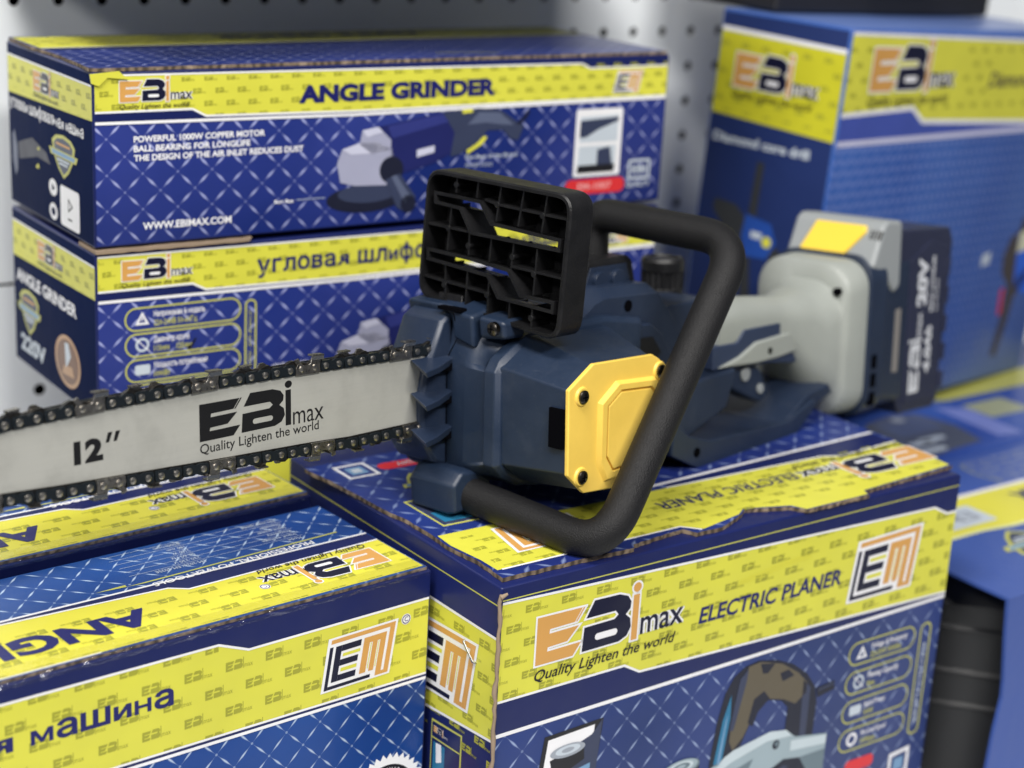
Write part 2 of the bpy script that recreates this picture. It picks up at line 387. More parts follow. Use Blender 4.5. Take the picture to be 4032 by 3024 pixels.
def emblem():
    """the square monogram in unit coordinates"""
    q = lambda a, b, c, d_: [(a, b), (c, b), (c, d_), (a, d_)]
    navy = [q(.10, .14, .19, .83), q(.191, .71, .48, .83), q(.191, .43, .46, .55), q(.191, .14, .46, .26), q(.01, .01, .06, .84), q(.061, .01, .70, .075)]
    org = [q(.02, .90, .90, .98), q(.901, .01, .975, .98), q(.52, .71, .86, .83), q(.52, .14, .615, .709), q(.66, .14, .735, .709), q(.775, .01, .86, .709), q(.861, .01, .90, .08)]
    return [([(-.03, -.03), (1.01, -.03), (1.01, 1.02), (-.03, 1.02)], WHT, 0)] + \
           [(q(.22, .31, .46, .38), YEL, 1), (q(.22, .60, .48, .66), YEL, 1), (q(.632, .20, .645, .70), YEL, 1), (q(.748, .20, .76, .70), YEL, 1)] + \
           [(p, DKN, 1) for p in navy] + [(p, ORG, 1) for p in org]

class Art:
    """collects flat printed shapes of ONE part lying on one face of a box (or plate)"""
    LIFT = 0.09
    def __init__(s, name, parent, to3d):
        s.name, s.parent, s.to3d = name, parent, to3d; s.v, s.f, s.m, s.mats = [], [], [], []
    def add(s, me, mat, layer=1, clip=None, fn=None):
        if isinstance(me, list):
            me = (me, [tuple(range(len(me)))])
        v, f = me
        if fn: v = [fn(*p) for p in v]
        if clip:
            v, f = clip2d(v, f, clip)
        if mat not in s.mats: s.mats.append(mat)
        k = s.mats.index(mat); o = len(s.v)
        s.v += [(p[0], p[1], layer) for p in v]; s.f += [tuple(i + o for i in q) for q in f]; s.m += [k] * len(f)
        return s
    def shape(s, loops, mat, layer=1, off=0.0, clip=None):
        return s.add(shape2d(loops, off), mat, layer, clip)
    def done(s):
        if not s.f: return None
        me = bpy.data.meshes.new(s.name)
        P = [Vector(s.to3d(x, y, l * s.LIFT)) * MM for x, y, l in s.v]
        # make every face look outwards
        n_out = (Vector(s.to3d(0, 0, 1)) - Vector(s.to3d(0, 0, 0))).normalized()
        F = []
        for q in s.f:
            a, b, c = P[q[0]], P[q[1]], P[q[2]]
            nn = Vector((0, 0, 0))
            for i in range(len(q)):
                nn += P[q[i]].cross(P[q[(i + 1) % len(q)]])
            F.append(q if nn.dot(n_out) > 0 else q[::-1])
        me.from_pydata(P, [], F)
        for p, k in zip(me.polygons, s.m): p.material_index = k
        uv = me.uv_layers.new(name='UVMap')
        for p in me.polygons:
            for li, q in zip(p.loop_indices, F[p.index]):
                pass
        for lp in me.loops:
            x, y, _ = s.v[lp.vertex_index]; uv.data[lp.index].uv = (x * MM, y * MM)
        me.update()
        return link(s.name, me, s.parent, s.mats)
def clip2d(v, f, planes):
    """keep the part where a*x+b*y<=c for every (a,b,c)"""
    bm = bmesh.new()
    vv = [bm.verts.new((p[0], p[1], 0)) for p in v]
    for q in f:
        try: bm.faces.new([vv[i] for i in q])
        except ValueError: pass
    for a, b, c in planes:
        n = Vector((a, b, 0)); L = n.length
        bmesh.ops.bisect_plane(bm, geom=bm.verts[:] + bm.edges[:] + bm.faces[:], plane_co=n * (c / L / L), plane_no=n, clear_outer=True)
    bm.verts.index_update()
    out = ([(p.co.x, p.co.y) for p in bm.verts], [tuple(q.index for q in p.verts) for p in bm.faces])
    bm.free()
    return out
def watermark(art, x0, x1, y0, y1, sx=27.4, sy=11, width=17, h=6.0, ox=0, oy=0, shift=-13.7, layer=2, rot=False, clip=(), mat=None, skip=()):
    """rows of the small repeated mark, clipped to the band"""
    e = xf((LOGO_E, [tuple(range(len(LOGO_E)))]), lambda x, y: (x, y))
    base = [shape2d([LOGO_E]), shape2d([LOGO_B]), shape2d([[(76, -1), (79, -1), (79, 38), (76, 38)]]), fit_text('max', 82, 119, 1, 11, res=1, lower=True)]
    k = width / 119.0; kh = h / 38.0
    V, F = [], []
    for me in base:
        o = len(V); V += me[0]; F += [tuple(i + o for i in q) for q in me[1]]
    planes = [(1, 0, x1), (-1, 0, -x0), (0, 1, y1), (0, -1, -y0)] + list(clip)
    sg = -1 if rot else 1
    r0 = int((oy - (y1 + sy)) / sy) - 1; r = r0; y = oy - r * sy
    while y > y0 - sy:
        x = ox + (shift * r) % sx; x -= (int((x - x0) / sx) + 2) * sx
        while x < x1 + sx:
            if not any(a < x + width * .5 * sg < b and c < y < d_ for a, b, c, d_ in skip):
                vv = [(x + sg * p[0] * k, y + sg * p[1] * kh) for p in V]
                mnx, mxx = min(p[0] for p in vv), max(p[0] for p in vv); mny, mxy = min(p[1] for p in vv), max(p[1] for p in vv)
                if mxx > x0 and mnx < x1 and mxy > y0 and mny < y1:
                    art.add((vv, F), mat or YELD, layer, planes if (mnx < x0 or mxx > x1 or mny < y0 + 3 or mxy > y1 - 8 or clip) else None)
            x += sx
        y -= sy; r += 1
def put_logo(art, x, y, k=1.0, rot=False, slope=0.0, layer=4, tag_line=True, mono=None, kx=None, shear=0.0):
    kx = kx or k; sg = -1 if rot else 1
    for me, key in logo(mono is not None, tag_line):
        lay = layer + {'W': 0, 'E': 1, 'B': 1, 'S': 2, 'I': 1, 'X': 1, 'Q': 1}[key]
        m = mono if mono is not None and key != 'S' else MARK_KEY[key]
        if mono is not None and key == 'S': m = BARSTEEL
        art.add(xf(me, lambda a, b: (x + sg * (a * kx + shear * b * k), y + sg * (b * k + slope * a * kx))), m, lay)
def put_emblem(art, BL, TL, TR, BR, layer=4, only=None):
    BL, TL, TR, BR = map(Vector, (BL, TL, TR, BR))
    def fn(u, v): return tuple(BL * (1 - u) * (1 - v) + BR * u * (1 - v) + TL * (1 - u) * v + TR * u * v)
    for poly, mat, l in emblem(): art.add([fn(*p) for p in poly], only or mat, layer + l)
def _bar():
    m, nt, bs = _mat('bar_paint_grey'); N = nt.nodes.new; L = nt.links.new
    _sock(bs, 'Metallic', 0.4)
    tc = N('ShaderNodeTexCoord'); mp = N('ShaderNodeMapping'); mp.inputs['Scale'].default_value = (14, 1, 700); L(tc.outputs['Object'], mp.inputs[0])
    a = N('ShaderNodeTexNoise'); a.inputs['Scale'].default_value = 1; a.inputs['Detail'].default_value = 5; L(mp.outputs[0], a.inputs['Vector'])
    b = N('ShaderNodeTexNoise'); b.inputs['Scale'].default_value = 26; b.inputs['Detail'].default_value = 7; b.inputs['Roughness'].default_value = .7; L(tc.outputs['Object'], b.inputs['Vector'])
    cr = N('ShaderNodeValToRGB'); e = cr.color_ramp.elements; e[0].position = .30; e[0].color = (.47, .47, .43, 1); e[1].position = .52; e[1].color = (.54, .54, .495, 1); L(b.outputs['Fac'], cr.inputs[0])
    r1 = N('ShaderNodeMapRange'); r1.inputs[1].default_value = .3; r1.inputs[2].default_value = .7; r1.inputs[3].default_value = .975; r1.inputs[4].default_value = 1.015; L(a.outputs['Fac'], r1.inputs[0])
    mx = N('ShaderNodeVectorMath'); mx.operation = 'SCALE'; L(cr.outputs[0], mx.inputs[0]); L(r1.outputs[0], mx.inputs['Scale']); L(mx.outputs[0], bs.inputs['Base Color'])
    r2 = N('ShaderNodeMapRange'); r2.inputs[1].default_value = .3; r2.inputs[2].default_value = .7; r2.inputs[3].default_value = .30; r2.inputs[4].default_value = .5; L(b.outputs['Fac'], r2.inputs[0]); L(r2.outputs[0], bs.inputs['Roughness'])
    bp = N('ShaderNodeBump'); bp.inputs['Strength'].default_value = .04; bp.inputs['Distance'].default_value = .0005; L(a.outputs['Fac'], bp.inputs['Height']); L(bp.outputs[0], bs.inputs['Normal'])
    return m
BARSTEEL = _bar()

# ------------------------------------------------------------------ cartons
def face_fns(H, W, lift=0.0):
    return {'f': lambda u, v, h: (u, -h - lift, H + v), 's': lambda u, v, h: (-h - lift, W - u, H + v), 't': lambda u, v, h: (u, v, H + h + lift)}
def carton_body(root, x0, x1, W, H, fmat, smat, tmat, r=1.6, name='body', emat=None):
    bm = bmesh.new()
    box_bm(bm, x0, x1, 0, W, 0, H)
    bmesh.ops.recalc_face_normals(bm, faces=bm.faces[:])
    bmesh.ops.bevel(bm, geom=bm.edges[:], offset=r * MM, segments=3, affect='EDGES', profile=0.5)
    uv = bm.loops.layers.uv.new('UVMap')
    for f in bm.faces:
        n = f.normal
        f.material_index = 2 if n.z > 0.985 else 1 if n.x < -0.985 else 0 if abs(n.z) < 0.15 and n.y < -0.985 else 3
        for lp in f.loops:
            c = lp.vert.co
            lp[uv].uv = (c.x, c.y) if f.material_index == 2 else ((W * MM - c.y, c.z - H * MM) if f.material_index == 1 else (c.x, c.z - H * MM))
    return from_bm(name, bm, [fmat, smat, tmat, emat or NAVY], root, angle=50)
def lid_sheet(root, outline, z0, z1, tmat, name='lid_flap', bow=0.0):
    """corrugated flap with a torn-looking edge; top face carries the print, rim shows the fluting"""
    bm = bmesh.new(); uv = bm.loops.layers.uv.new('UVMap')
    n = len(outline); b = [bm.verts.new((p[0] * MM, p[1] * MM, z0 * MM)) for p in outline]; t = [bm.verts.new((p[0] * MM, p[1] * MM, z1 * MM)) for p in outline]
    f = bm.faces.new(t); f.material_index = 0
    for lp in f.loops: lp[uv].uv = (lp.vert.co.x, lp.vert.co.y)
    s = 0
    for i in range(n):
        j = (i + 1) % n; L = (t[j].co - t[i].co).length
        q = bm.faces.new((b[i], b[j], t[j], t[i])); q.material_index = 1
        for lp, c in zip(q.loops, ((s, 0), (s + L, 0), (s + L, (z1 - z0) * MM), (s, (z1 - z0) * MM))): lp[uv].uv = c
        s += L
    q = bm.faces.new(b[::-1]); q.material_index = 1
    return from_bm(name, bm, [tmat, COR], root, smooth=False)
def jitter(outline, step=6.0, amp=0.5, seed=1):
    rnd = random.Random(seed); out = []; n = len(outline)
    for i in range(n):
        a, b = Vector(outline[i]), Vector(outline[(i + 1) % n]); k = max(1, int((b - a).length / step))
        nrm = Vector((-(b - a).y, (b - a).x)).normalized() if (b - a).length else Vector((0, 0))
        for j in range(k):
            p = a.lerp(b, j / k); d_ = 0 if j == 0 else rnd.uniform(-amp, amp)
            out.append(tuple(p + nrm * d_))
    return out
def badge_set(a, x0, x1, y0, n, hgt, pitch, sk=0.0, lines=(), icon=True, layer=3):
    """yellow outlined pill badges stacked downwards"""
    for i in range(n):
        yb = y0 - i * pitch; s = -i * pitch * sk
        a.shape([rrect(x0 + s, yb - hgt, x1 + s, yb, hgt * .49, 6, sk), rrect(x0 + 1.1 + s, yb - hgt + 1.1, x1 - 1.1 + s, yb - 1.1, hgt * .49 - 1.1, 6, sk)], LINEY, layer)
        if i < len(lines):
            t1, t2 = lines[i]; xx = x0 + hgt * 1.25 + s
            a.add(fit_text(t1, xx, min(x1 - 4, xx + 2.0 * len(t1)), yb - hgt * .45, hgt * .24, bold=.15, res=1), WHT, layer)
            a.add(fit_text(t2, xx, min(x1 - 8, xx + 2.0 * len(t2)), yb - hgt * .82, hgt * .24, bold=.15, res=1), LINEY, layer)
        cx, cy = x0 + hgt * .75 + s, yb - hgt * .5; q = hgt * .3
        if i == 0:
            a.shape([[(cx - q, cy - q * .8), (cx + q, cy - q * .8), (cx, cy + q)], [(cx - q * .5, cy - q * .5), (cx + q * .5, cy - q * .5), (cx, cy + q * .5)]], WHT, layer)
            a.add([(cx - .5, cy - q * .35), (cx + .6, cy), (cx, cy + q * .35), (cx - .7, cy - .1)], WHT, layer + 1)
        elif i == 1:
            a.shape([circ(cx, cy, q, 14), circ(cx, cy, q * .66, 14)], LGR, layer); a.add(stroke([(cx - q, cy + q), (cx + q, cy - q)], .6), WHT, layer + 1)
        elif i == 2:
            a.add(rrect(cx - q * 1.1, cy - q * .6, cx + q * 1.1, cy + q * .8, q * .3), LGR, layer)
        else:
            a.shape([circ(cx, cy, q, 14), circ(cx, cy, q * .6, 14)], WHT, layer)
def shield(a, cx, cy, w, h, layer=3, rot=False):
    sg = -1 if rot else 1
    f = lambda pts: [(cx + sg * x * w, cy + sg * y * h) for x, y in pts]
    o = [(-.5, .30), (-.33, .44), (0, .5), (.33, .44), (.5, .30), (.42, -.02), (.22, -.32), (0, -.5), (-.22, -.32), (-.42, -.02)]
    i = [(x * .82, y * .84) for x, y in o]
    a.shape([f(o)], LINEY, layer); a.shape([f(i)], SLT, layer + 1)
    a.add(f([(-.62, .12), (.62, .12), (.55, -.04), (-.55, -.04)]), LINEY, layer + 2); a.add(f([(-.52, .09), (.52, .09), (.47, -.01), (-.47, -.01)]), SKY, layer + 3)
    for k, (yy, ww) in enumerate(((.24, .30), (-.12, .26), (-.20, .18))): a.add(f([(-ww, yy), (ww, yy), (ww, yy + .05), (-ww, yy + .05)]), LGR if k else ORG, layer + 3)

def grinder_picture(a, S, mono=False, layer=3):
    """angle grinder drawn in flat areas; S maps picture points to the face"""
    A_ = lambda pts, m, l: a.add([S(*p) for p in pts], {LGR: PLG, WHT: PWH, BLK: PDK}.get(m, m), l)
    A_(circpts(205, -97, 32, 10), BLK, layer); A_(circpts(207, -93, 25, 7), SLT, layer + 1)
    A_([(181, -70), (185, -60), (199, -56), (213, -56), (226, -62), (231, -75), (222, -88), (196, -87), (184, -84)], LGR, layer + 2)
    A_([(185, -60), (199, -56), (213, -56), (226, -62), (214, -64), (192, -64)], WHT, layer + 3)
    A_([(201, -47), (214, -45), (225, -55), (225, -66), (214, -68), (199, -57)], LGR, layer + 3); A_([(201, -47), (214, -45), (218, -49), (205, -52)], WHT, layer + 4)
    A_([(214, -45), (222, -44), (268, -37), (280, -50), (280, -66), (262, -74), (236, -80), (226, -70), (225, -55)], NAVYP, layer + 2)
    A_([(222, -45), (268, -38), (274, -44), (226, -54)], BLUP, layer + 3)
    A_([(268, -37), (300, -35), (319, -37), (335, -47), (341, -50), (336, -61), (329, -59), (322, -52), (308, -52), (298, -62), (283, -69), (276, -70), (279, -52)], SLT, layer + 3)
    A_([(300, -38), (318, -39), (332, -49), (320, -48), (306, -46), (290, -47)], GRYD, layer + 4)
    A_([(337, -49), (343, -44), (346, -39), (344, -38), (339, -44), (333, -48)], BLK, layer + 4)
    A_([(285, -35.5), (294, -35), (294, -38), (285, -38.5)], YEL, layer + 5); A_([(291, -69), (304, -62), (308, -57), (305, -56), (298, -62), (290, -66)], YEL, layer + 5)
    A_(circpts(226, -77, 10, 10), BLK, layer + 4)
    A_([(221, -84), (233, -80), (247, -98), (246, -106), (238, -109), (231, -105)], SLT, layer + 5); A_([(226, -82), (230, -81), (243, -98), (238, -103)], GRYD, layer + 6)
    A_(circpts(241, -103, 6.5, 6.5), BLK, layer + 6)
    A_([(247, -63.5), (262, -61), (262, -66), (247, -69)], WHT, layer + 4)
def circpts(cx, cy, rx, ry, n=24): return circ(cx, cy, rx, n, ry)
PLG = ink('picture_lavender_grey_ink', (0.33, 0.34, 0.46)); PWH = ink('picture_light_lavender_ink', (0.52, 0.53, 0.66)); PDK = ink('picture_near_black_ink', (0.012, 0.014, 0.03))
NAVYP = ink('picture_navy_ink', (0.014, 0.018, 0.105)); BLUP = ink('picture_blue_ink', (0.028, 0.036, 0.18)); GRYD = ink('picture_dark_grey_ink', (0.09, 0.11, 0.18))

# ---- setting: shelf deck, pegboard back panel
ALB = Vector((-0.2823, 1.1529, 0)); AX = Vector((0.8219, 0.5697, 0)); AY = Vector((-0.5697, 0.8219, 0)); UPV = Vector((0, 0, 1))
def build_setting():
    bm = bmesh.new(); box_bm(bm, -900, 1500, -700, 262, -105, -80)
    o = from_bm('shelf_deck', bm, plain('shelf_white_steel', (0.62, 0.64, 0.66), 0.45, bump=.05), bevel=2); o.matrix_world = frame(ALB, AX, AY, UPV)
    tag(o, kind='structure')
    white = plain('pegboard_white_enamel', (0.88, 0.92, 0.94), 0.42, mottle=0.03, mscale=6)
    dark = plain('hole_shade', (0.006, 0.006, 0.007), 1.0, spec=0.0)
    pitch = 35.6; r = 4.6
    # holes are true openings: a tiled mesh, one square cell with a round hole each
    def panel(name, z0, nz, x0, nx, drop, label):
        bm = bmesh.new()
        for i in range(nx):
            for j in range(nz):
                cx, cz = x0 + (i + .5) * pitch, z0 + (j + .5) * pitch * .965
                a, b = pitch / 2, pitch * .965 / 2; n = 16
                inner = [(cx + r * math.cos(2 * math.pi * k / n + math.pi / 4), cz + r * math.sin(2 * math.pi * k / n + math.pi / 4)) for k in range(n)]
                outer = []
                for k in range(n):
                    t = 2 * math.pi * k / n + math.pi / 4; c, s = math.cos(t), math.sin(t); m = max(abs(c), abs(s)); outer.append((cx + a * c / m, cz + b * s / m))
                vi = [bm.verts.new((p[0] * MM, 262 * MM, p[1] * MM)) for p in inner]; vb = [bm.verts.new((p[0] * MM, 263.2 * MM, p[1] * MM)) for p in inner]
                vo = [bm.verts.new((p[0] * MM, 262 * MM, p[1] * MM)) for p in outer]
                for k in range(n):
                    k2 = (k + 1) % n; bm.faces.new((vo[k], vo[k2], vi[k2], vi[k])); bm.faces.new((vi[k], vi[k2], vb[k2], vb[k]))
        bmesh.ops.remove_doubles(bm, verts=bm.verts[:], dist=1e-5)
        me_o = from_bm(name, bm, white, smooth=False)
        me_o.matrix_world = frame(ALB, AX, AY, UPV); tag(me_o, label, 'wall panel', 'white perforated back panels')
        return me_o
    # top row of holes sits at x = 75 + n*35.4, z = 500 (world)
    panel('perforated_panel', 500.5 - 34.35 * 6.5, 12, 74.4 - 35.6 * 8.5, 46, 0, 'white perforated steel panel with rows of dark holes behind the angle grinder boxes')
    # lower panel below the seam, holes lower down
    bm = bmesh.new()
    zt = 500.5 - 34.35 * 6.5 - 2.4
    n = 20; c = (50.4, 184.0)
    pts = [(c[0] + 5 * math.cos(2 * math.pi * k / n), c[1] + 5 * math.sin(2 * math.pi * k / n)) for k in range(n)]
    x0, x1, z0, z1 = -230, 1400, -80, zt
    V = [bm.verts.new((p[0] * MM, 262 * MM, p[1] * MM)) for p in ((x0, z0), (x1, z0), (x1, z1), (x0, z1))]
    I = [bm.verts.new((p[0] * MM, 262 * MM, p[1] * MM)) for p in pts]
    es = [bm.edges.new((V[i], V[(i + 1) % 4])) for i in range(4)] + [bm.edges.new((I[i], I[(i + 1) % n])) for i in range(n)]
    bmesh.ops.triangle_fill(bm, use_beauty=True, edges=es)
    for f in [f for f in bm.faces if all(v in I for v in f.verts)]: bm.faces.remove(f)
    o = from_bm('plain_panel', bm, white, smooth=False); o.matrix_world = frame(ALB, AX, AY, UPV)
    tag(o, 'plain white steel panel with a single dark hole, under the seam at the left edge', 'wall panel', 'white perforated back panels')
    bm = bmesh.new(); box_bm(bm, -230, 1400, 270, 274, 0, 900)
    o = from_bm('wall', bm, dark, smooth=False); o.matrix_world = frame(ALB, AX, AY, UPV); tag(o, kind='structure')  # black sheet behind the panel puts the shade into its holes
    # unseen shelf added above the boxes, outside the frame, to shade the panel
    bm = bmesh.new(); box_bm(bm, 20, 545, 0, 258, 580, 600)
    box_bm(bm, 20, 545, -8, .5, 568, 606); box_bm(bm, 22, 30, 60, 255, 540, 579); box_bm(bm, 535, 543, 60, 255, 540, 579)
    o = from_bm('shading_shelf', bm, plain('shelf_white_steel', (0.6, 0.6, 0.6)), bevel=1.5); o.matrix_world = frame(ALB, AX, AY, UPV)
    tag(o, 'unseen white steel shelf added above the stacked grinder boxes to shade the panel', 'shelf')
build_setting()

# ---- planer carton (centre, under the chainsaw)
def build_planer_box():
    W, H = 256, 299.3
    root = empty('planer_carton', frame(Vector((0.0005, 0.9682, -.08)), Vector((0.7999, 0.6001, 0)), Vector((-0.6001, 0.7999, 0)), UPV))
    tag(root, 'electric planer carton with the chainsaw lying on its torn corrugated lid', 'box', 'printed power tool cartons')
    carton_body(root, 0, 410, W, H, LAT_P, NAVY, NAVY, r=1.8)
    F = face_fns(H, W)
    # front
    a = Art('front_stripes', root, F['f'])
    a.add([(1.5, -1), (409, -1), (409, -29), (400, -30), (385, -22.5), (1.5, -9)], NAVY, 1)
    a.add([(1.5, -77), (101, -77), (113, -84), (409, -92), (409, -95.5), (1.5, -99.5)], NAVY, 1)
    a.add(stroke([(1.5, -8.8), (409, -8.0)], 0.8), LINEY, 2)
    a.add(stroke([(1.5, -99.2), (409, -95.2)], 2.6), WHT, 2)
    a.done()
    a = Art('yellow_band', root, F['f'])
    top = [(1.5, -10.6), (146, -14.5), (385, -21), (399, -28), (409, -28)]; bot = [(1.5, -76), (101, -75.6), (114, -83), (409, -92)]
    a.shape([top + bot[::-1]], YEL, 2); 
    watermark(a, 2, 113, -75.6, -11, ox=19, oy=-20.5, layer=3, clip=[(0.03, 1, -11.3)])
    watermark(a, 113.01, 408.5, -91, -12, ox=19, oy=-20.5, layer=3, clip=[(0.03, 1, -10.9), (-0.0305, -1, 79.4)])
    a.add(stroke(top, 1.6), WHT, 4); a.add(stroke(bot, 1.6), WHT, 4); a.done()
    a = Art('brand_logo', root, F['f']); put_logo(a, 28.5, -58, 1.0, layer=5, slope=0.004); a.done()
    a = Art('title_text', root, F['f']); a.add(fit_text('ELECTRIC PLANER', 162, 294, -61, 11.6, bold=0.24, shear=0.15), TXN, 5); a.done()
    a = Art('monogram', root, F['f']); put_emblem(a, (304, -77), (310, -33), (374, -31), (368, -77), layer=5); a.done()
    a = Art('tape_crease', root, F['f'])
    for pts in ([(196, -38), (216, -35.5), (232, -33), (252, -31.5), (262, -32)], [(196, -40), (222, -37.5), (240, -34.5), (262, -34)]): a.add(stroke(pts, .5), YELW, 6)
    a.done()
    a = Art('spec_badges', root, F['f'])
    badge_set(a, 312, 382, -112, 4, 18.5, 23.3, sk=0.0, lines=[('Voltage & Frequency', '220-230V 50/60Hz'), ('Planing Capacity', '82mm'), ('Input Power', '1050W'), ('No-Load Speed', '16000rpm')])
    a.shape([rrect(387, -205, 399, -113, 5.5), rrect(388.3, -203.7, 397.7, -114.3, 4.4)], LINEY, 3)
    t = fit_text('ELECTRIC PLANER', 0, 66, 0, 3.4, bold=.1, res=1); a.add(t, LGR, 3, fn=lambda x, y: (391.5 + y, -130 - x))
    a.shape([[(370, -216), (392, -214), (392, -236), (370, -238)], [(373, -219), (389, -217.5), (389, -233), (373, -235)]], WHT, 3); a.add([(376, -222), (386, -221), (386, -231), (376, -232)], SKY, 3)
    a.add(rrect(322, -219, 352, -209, 4), RED, 3)
    a.done()
    # product picture
    a = Art('product_picture', root, F['f'])
    DK = ink('planer_dark_ink', (0.010, 0.012, 0.026)); BD = ink('planer_body_ink', (.30, .38, .42)); BH = ink('planer_highlight_ink', (.50, .58, .62)); BS = ink('planer_shade_ink', (.13, .18, .21))
    a.add([(184, -172), (188, -140), (193, -120), (200, -109), (210, -103.5), (222, -102), (240, -106), (256, -113), (271, -124), (281, -137), (284, -150), (283, -185), (254, -190), (255, -146), (248, -139), (236, -135.5), (226, -139), (219, -150), (212, -165), (204, -178), (186, -180)], DK, 3)
    a.add([(213, -104.5), (224, -103.5), (245, -110), (262, -121), (272, -131), (272, -139), (262, -145), (250, -138.5), (236, -134.5), (228, -136), (222, -143), (214, -158), (205, -166), (201, -158), (203, -130)], TAN, 4)
    a.add([(224, -105), (227, -113), (232, -114), (238, -108)], DK, 5); a.add([(244, -117), (252, -116), (258, -122), (247, -124)], DK, 5); a.add([(221, -131), (230, -127), (236, -134), (226, -142), (222, -152), (217, -148)], DK, 5)
    a.add([(206, -112), (213, -106), (212, -116), (204, -150), (200, -150)], SLT, 5); a.add([(268, -128), (276, -136), (276, -180), (270, -180)], SLT, 4)
    a.add([(188, -172), (193, -140), (199, -122), (200, -140), (195, -176)], TEAL, 5); a.add([(191, -172), (196, -140), (197.5, -136), (193.5, -174)], SKY, 6)
    a.add([(282, -138), (300, -136.5), (301, -143.5), (284, -146)], DK, 4); a.add([(284, -139.5), (300, -138), (300, -139.4), (284, -141)], SLT, 5)
    a.add([(150, -215), (172, -180), (206, -166), (240, -161), (256, -164), (266, -172), (298, -178), (298, -218), (150, -218)], BD, 5)
    a.add([(198, -169), (206, -166), (240, -161), (256, -164), (262, -170), (238, -168), (205, -175), (178, -186)], BH, 6)
    a.add([(262, -174), (298, -179), (298, -186), (262, -182)], BH, 6); a.add([(268, -190), (298, -190), (298, -218), (270, -218)], BS, 6); a.add([(160, -206), (200, -184), (226, -178), (222, -186), (190, -200), (176, -218), (156, -218)], BS, 6)
    a.add(circpts(247, -173, 3.4, 3.6), DK, 7); a.add(circpts(247.6, -172.6, 1.8, 1.9), BS, 8); a.add(circpts(212, -186, 2.4, 2.6), DK, 7)
    a.add([(230, -216), (238, -194), (256, -187), (272, -190), (280, -202), (282, -218)], DK, 7); a.add([(238, -212), (244, -198), (256, -192), (262, -194), (250, -200), (243, -214)], SLT, 8)
    a.add([(141, -167), (175, -168), (172, -182), (146, -181)], DK, 6)
    a.add(circpts(158, -166, 17, 6.5), BS, 7); a.add(circpts(158, -165, 15, 5.4), BD, 8); a.add(circpts(158, -164.8, 11, 3.9), BH, 9); a.add(circpts(158, -164.8, 8, 2.8), BS, 10); a.add(circpts(158, -164.6, 4, 1.4), BD, 11)
    for k in range(6): a.add([(146 + k * 4.6, -171), (147.2 + k * 4.6, -171), (147.6 + k * 4.4, -180), (146.6 + k * 4.4, -180)], BS, 8)
    a.done()
    a = Art('detail_picture', root, F['f'])
    a.add([(34, -150), (40, -110), (87, -108.5), (81, -165), (30, -165)], BLK, 3); a.add([(38, -150), (43, -113), (80, -111.5), (76, -160), (36, -162)], WHT, 4)
    a.add([(46, -132), (66, -122), (78, -118), (86, -109), (82, -160), (56, -165)], SLT, 5)
    a.add([(45, -128), (72, -122), (73, -134), (60, -139), (58, -165), (49, -165), (48, -138)], BLK, 6)
    a.add(circpts(59, -124, 14, 4.6), GRY, 7); a.add(circpts(59, -123.6, 10, 3.2), LGR, 8); a.add(circpts(59, -123.6, 5, 1.6), GRY, 9)
    a.add([(66, -140), (78, -138), (78, -142), (66, -144)], SKY, 7); a.add([(66, -148), (78, -146), (78, -150), (66, -152)], SKY, 7)
    a.done()
    # left side
    a = Art('side_band', root, F['s'])
    a.add([(1.5, -36), (254.5, -34), (254.5, -102), (1.5, -128)], YEL, 1); watermark(a, 2, 254, -124, -37, ox=4, oy=10, layer=2, clip=[(-0.105, -1, 126)])
    a.add(stroke([(1.5, -36), (254.5, -34)], 1.8), WHT, 3); a.add(stroke([(1.5, -128.5), (254.5, -102.5)], 1.8), WHT, 3)
    a.add(stroke([(1.5, -13), (254.5, -12.5)], .9), LINEY, 1)
    a.done()
    a = Art('monogram', root, F['s']); put_emblem(a, (162, -98), (168, -50), (236, -46), (228, -94), layer=4); a.done()
    a = Art('side_picture', root, F['s'])
    a.add([(190, -116), (224, -113), (224, -190), (190, -193)], LINEY, 2); a.add([(191, -117.5), (222.5, -114.5), (222.5, -188), (191, -191)], NAVY, 3)
    a.add([(191, -128), (222.5, -126), (222.5, -127), (191, -129)], LINEY, 4)
    a.add([(193, -131), (206, -130), (206, -185), (193, -186)], TEAL, 4); a.add([(196, -131), (202, -130), (203, -142), (197, -145)], WHT, 5)
    put_logo(a, 193, -124, .13, layer=4, tag_line=False)
    a.done()
    bm = bmesh.new()
    tube(bm, smooth_path([(1.2, 34, H - 47), (-2.2, 33, H - 48), (-2.2, 22, H - 57.5), (1.2, 21, H - 58)], 1.2, 3), 0.75, 8)
    from_bm('staple', bm, plain('staple_steel', (0.75, 0.76, 0.78), 0.22, metal=1.0), root)
    # crushed corrugated rim of the vertical edge
    bm = bmesh.new(); rnd = random.Random(3)
    P = [(-0.4 + rnd.uniform(-.9, .6), -0.6 + rnd.uniform(-.5, .5), z) for z in range(0, 296, 5)]
    tube(bm, [(p[0], p[1], p[2]) for p in P] + [(-1.0, -1.6, 294), (3, -2.6, 296)], [1.3 + rnd.uniform(-.35, .5) for _ in P] + [1.6, .8], 8)
    from_bm('worn_corner', bm, COR if False else KRAFT, root, angle=60)
    # lid
    out = [(5, 6), (62, 6), (105, 4), (108, 8.5), (153, 13), (157, 3.5), (178, 3), (206, 14), (214, 20), (246, 8), (252, -1.5), (312, -1.5), (314, 5), (412, 11), (416, 66), (414, 226), (-6, 224), (-6, 216), (-3, 196), (0, 160), (1, 134), (4.5, 112), (5, 84), (3.5, 62), (7, 34)]
    out = jitter(out, 3.5, .45, 5)
    lid_sheet(root, out, H + .25, H + 3.1, LAT_LID, 'lid_flap')
    T = lambda u, v, h: (u, v, H + 3.1 + h)
    a = Art('lid_band', root, T)
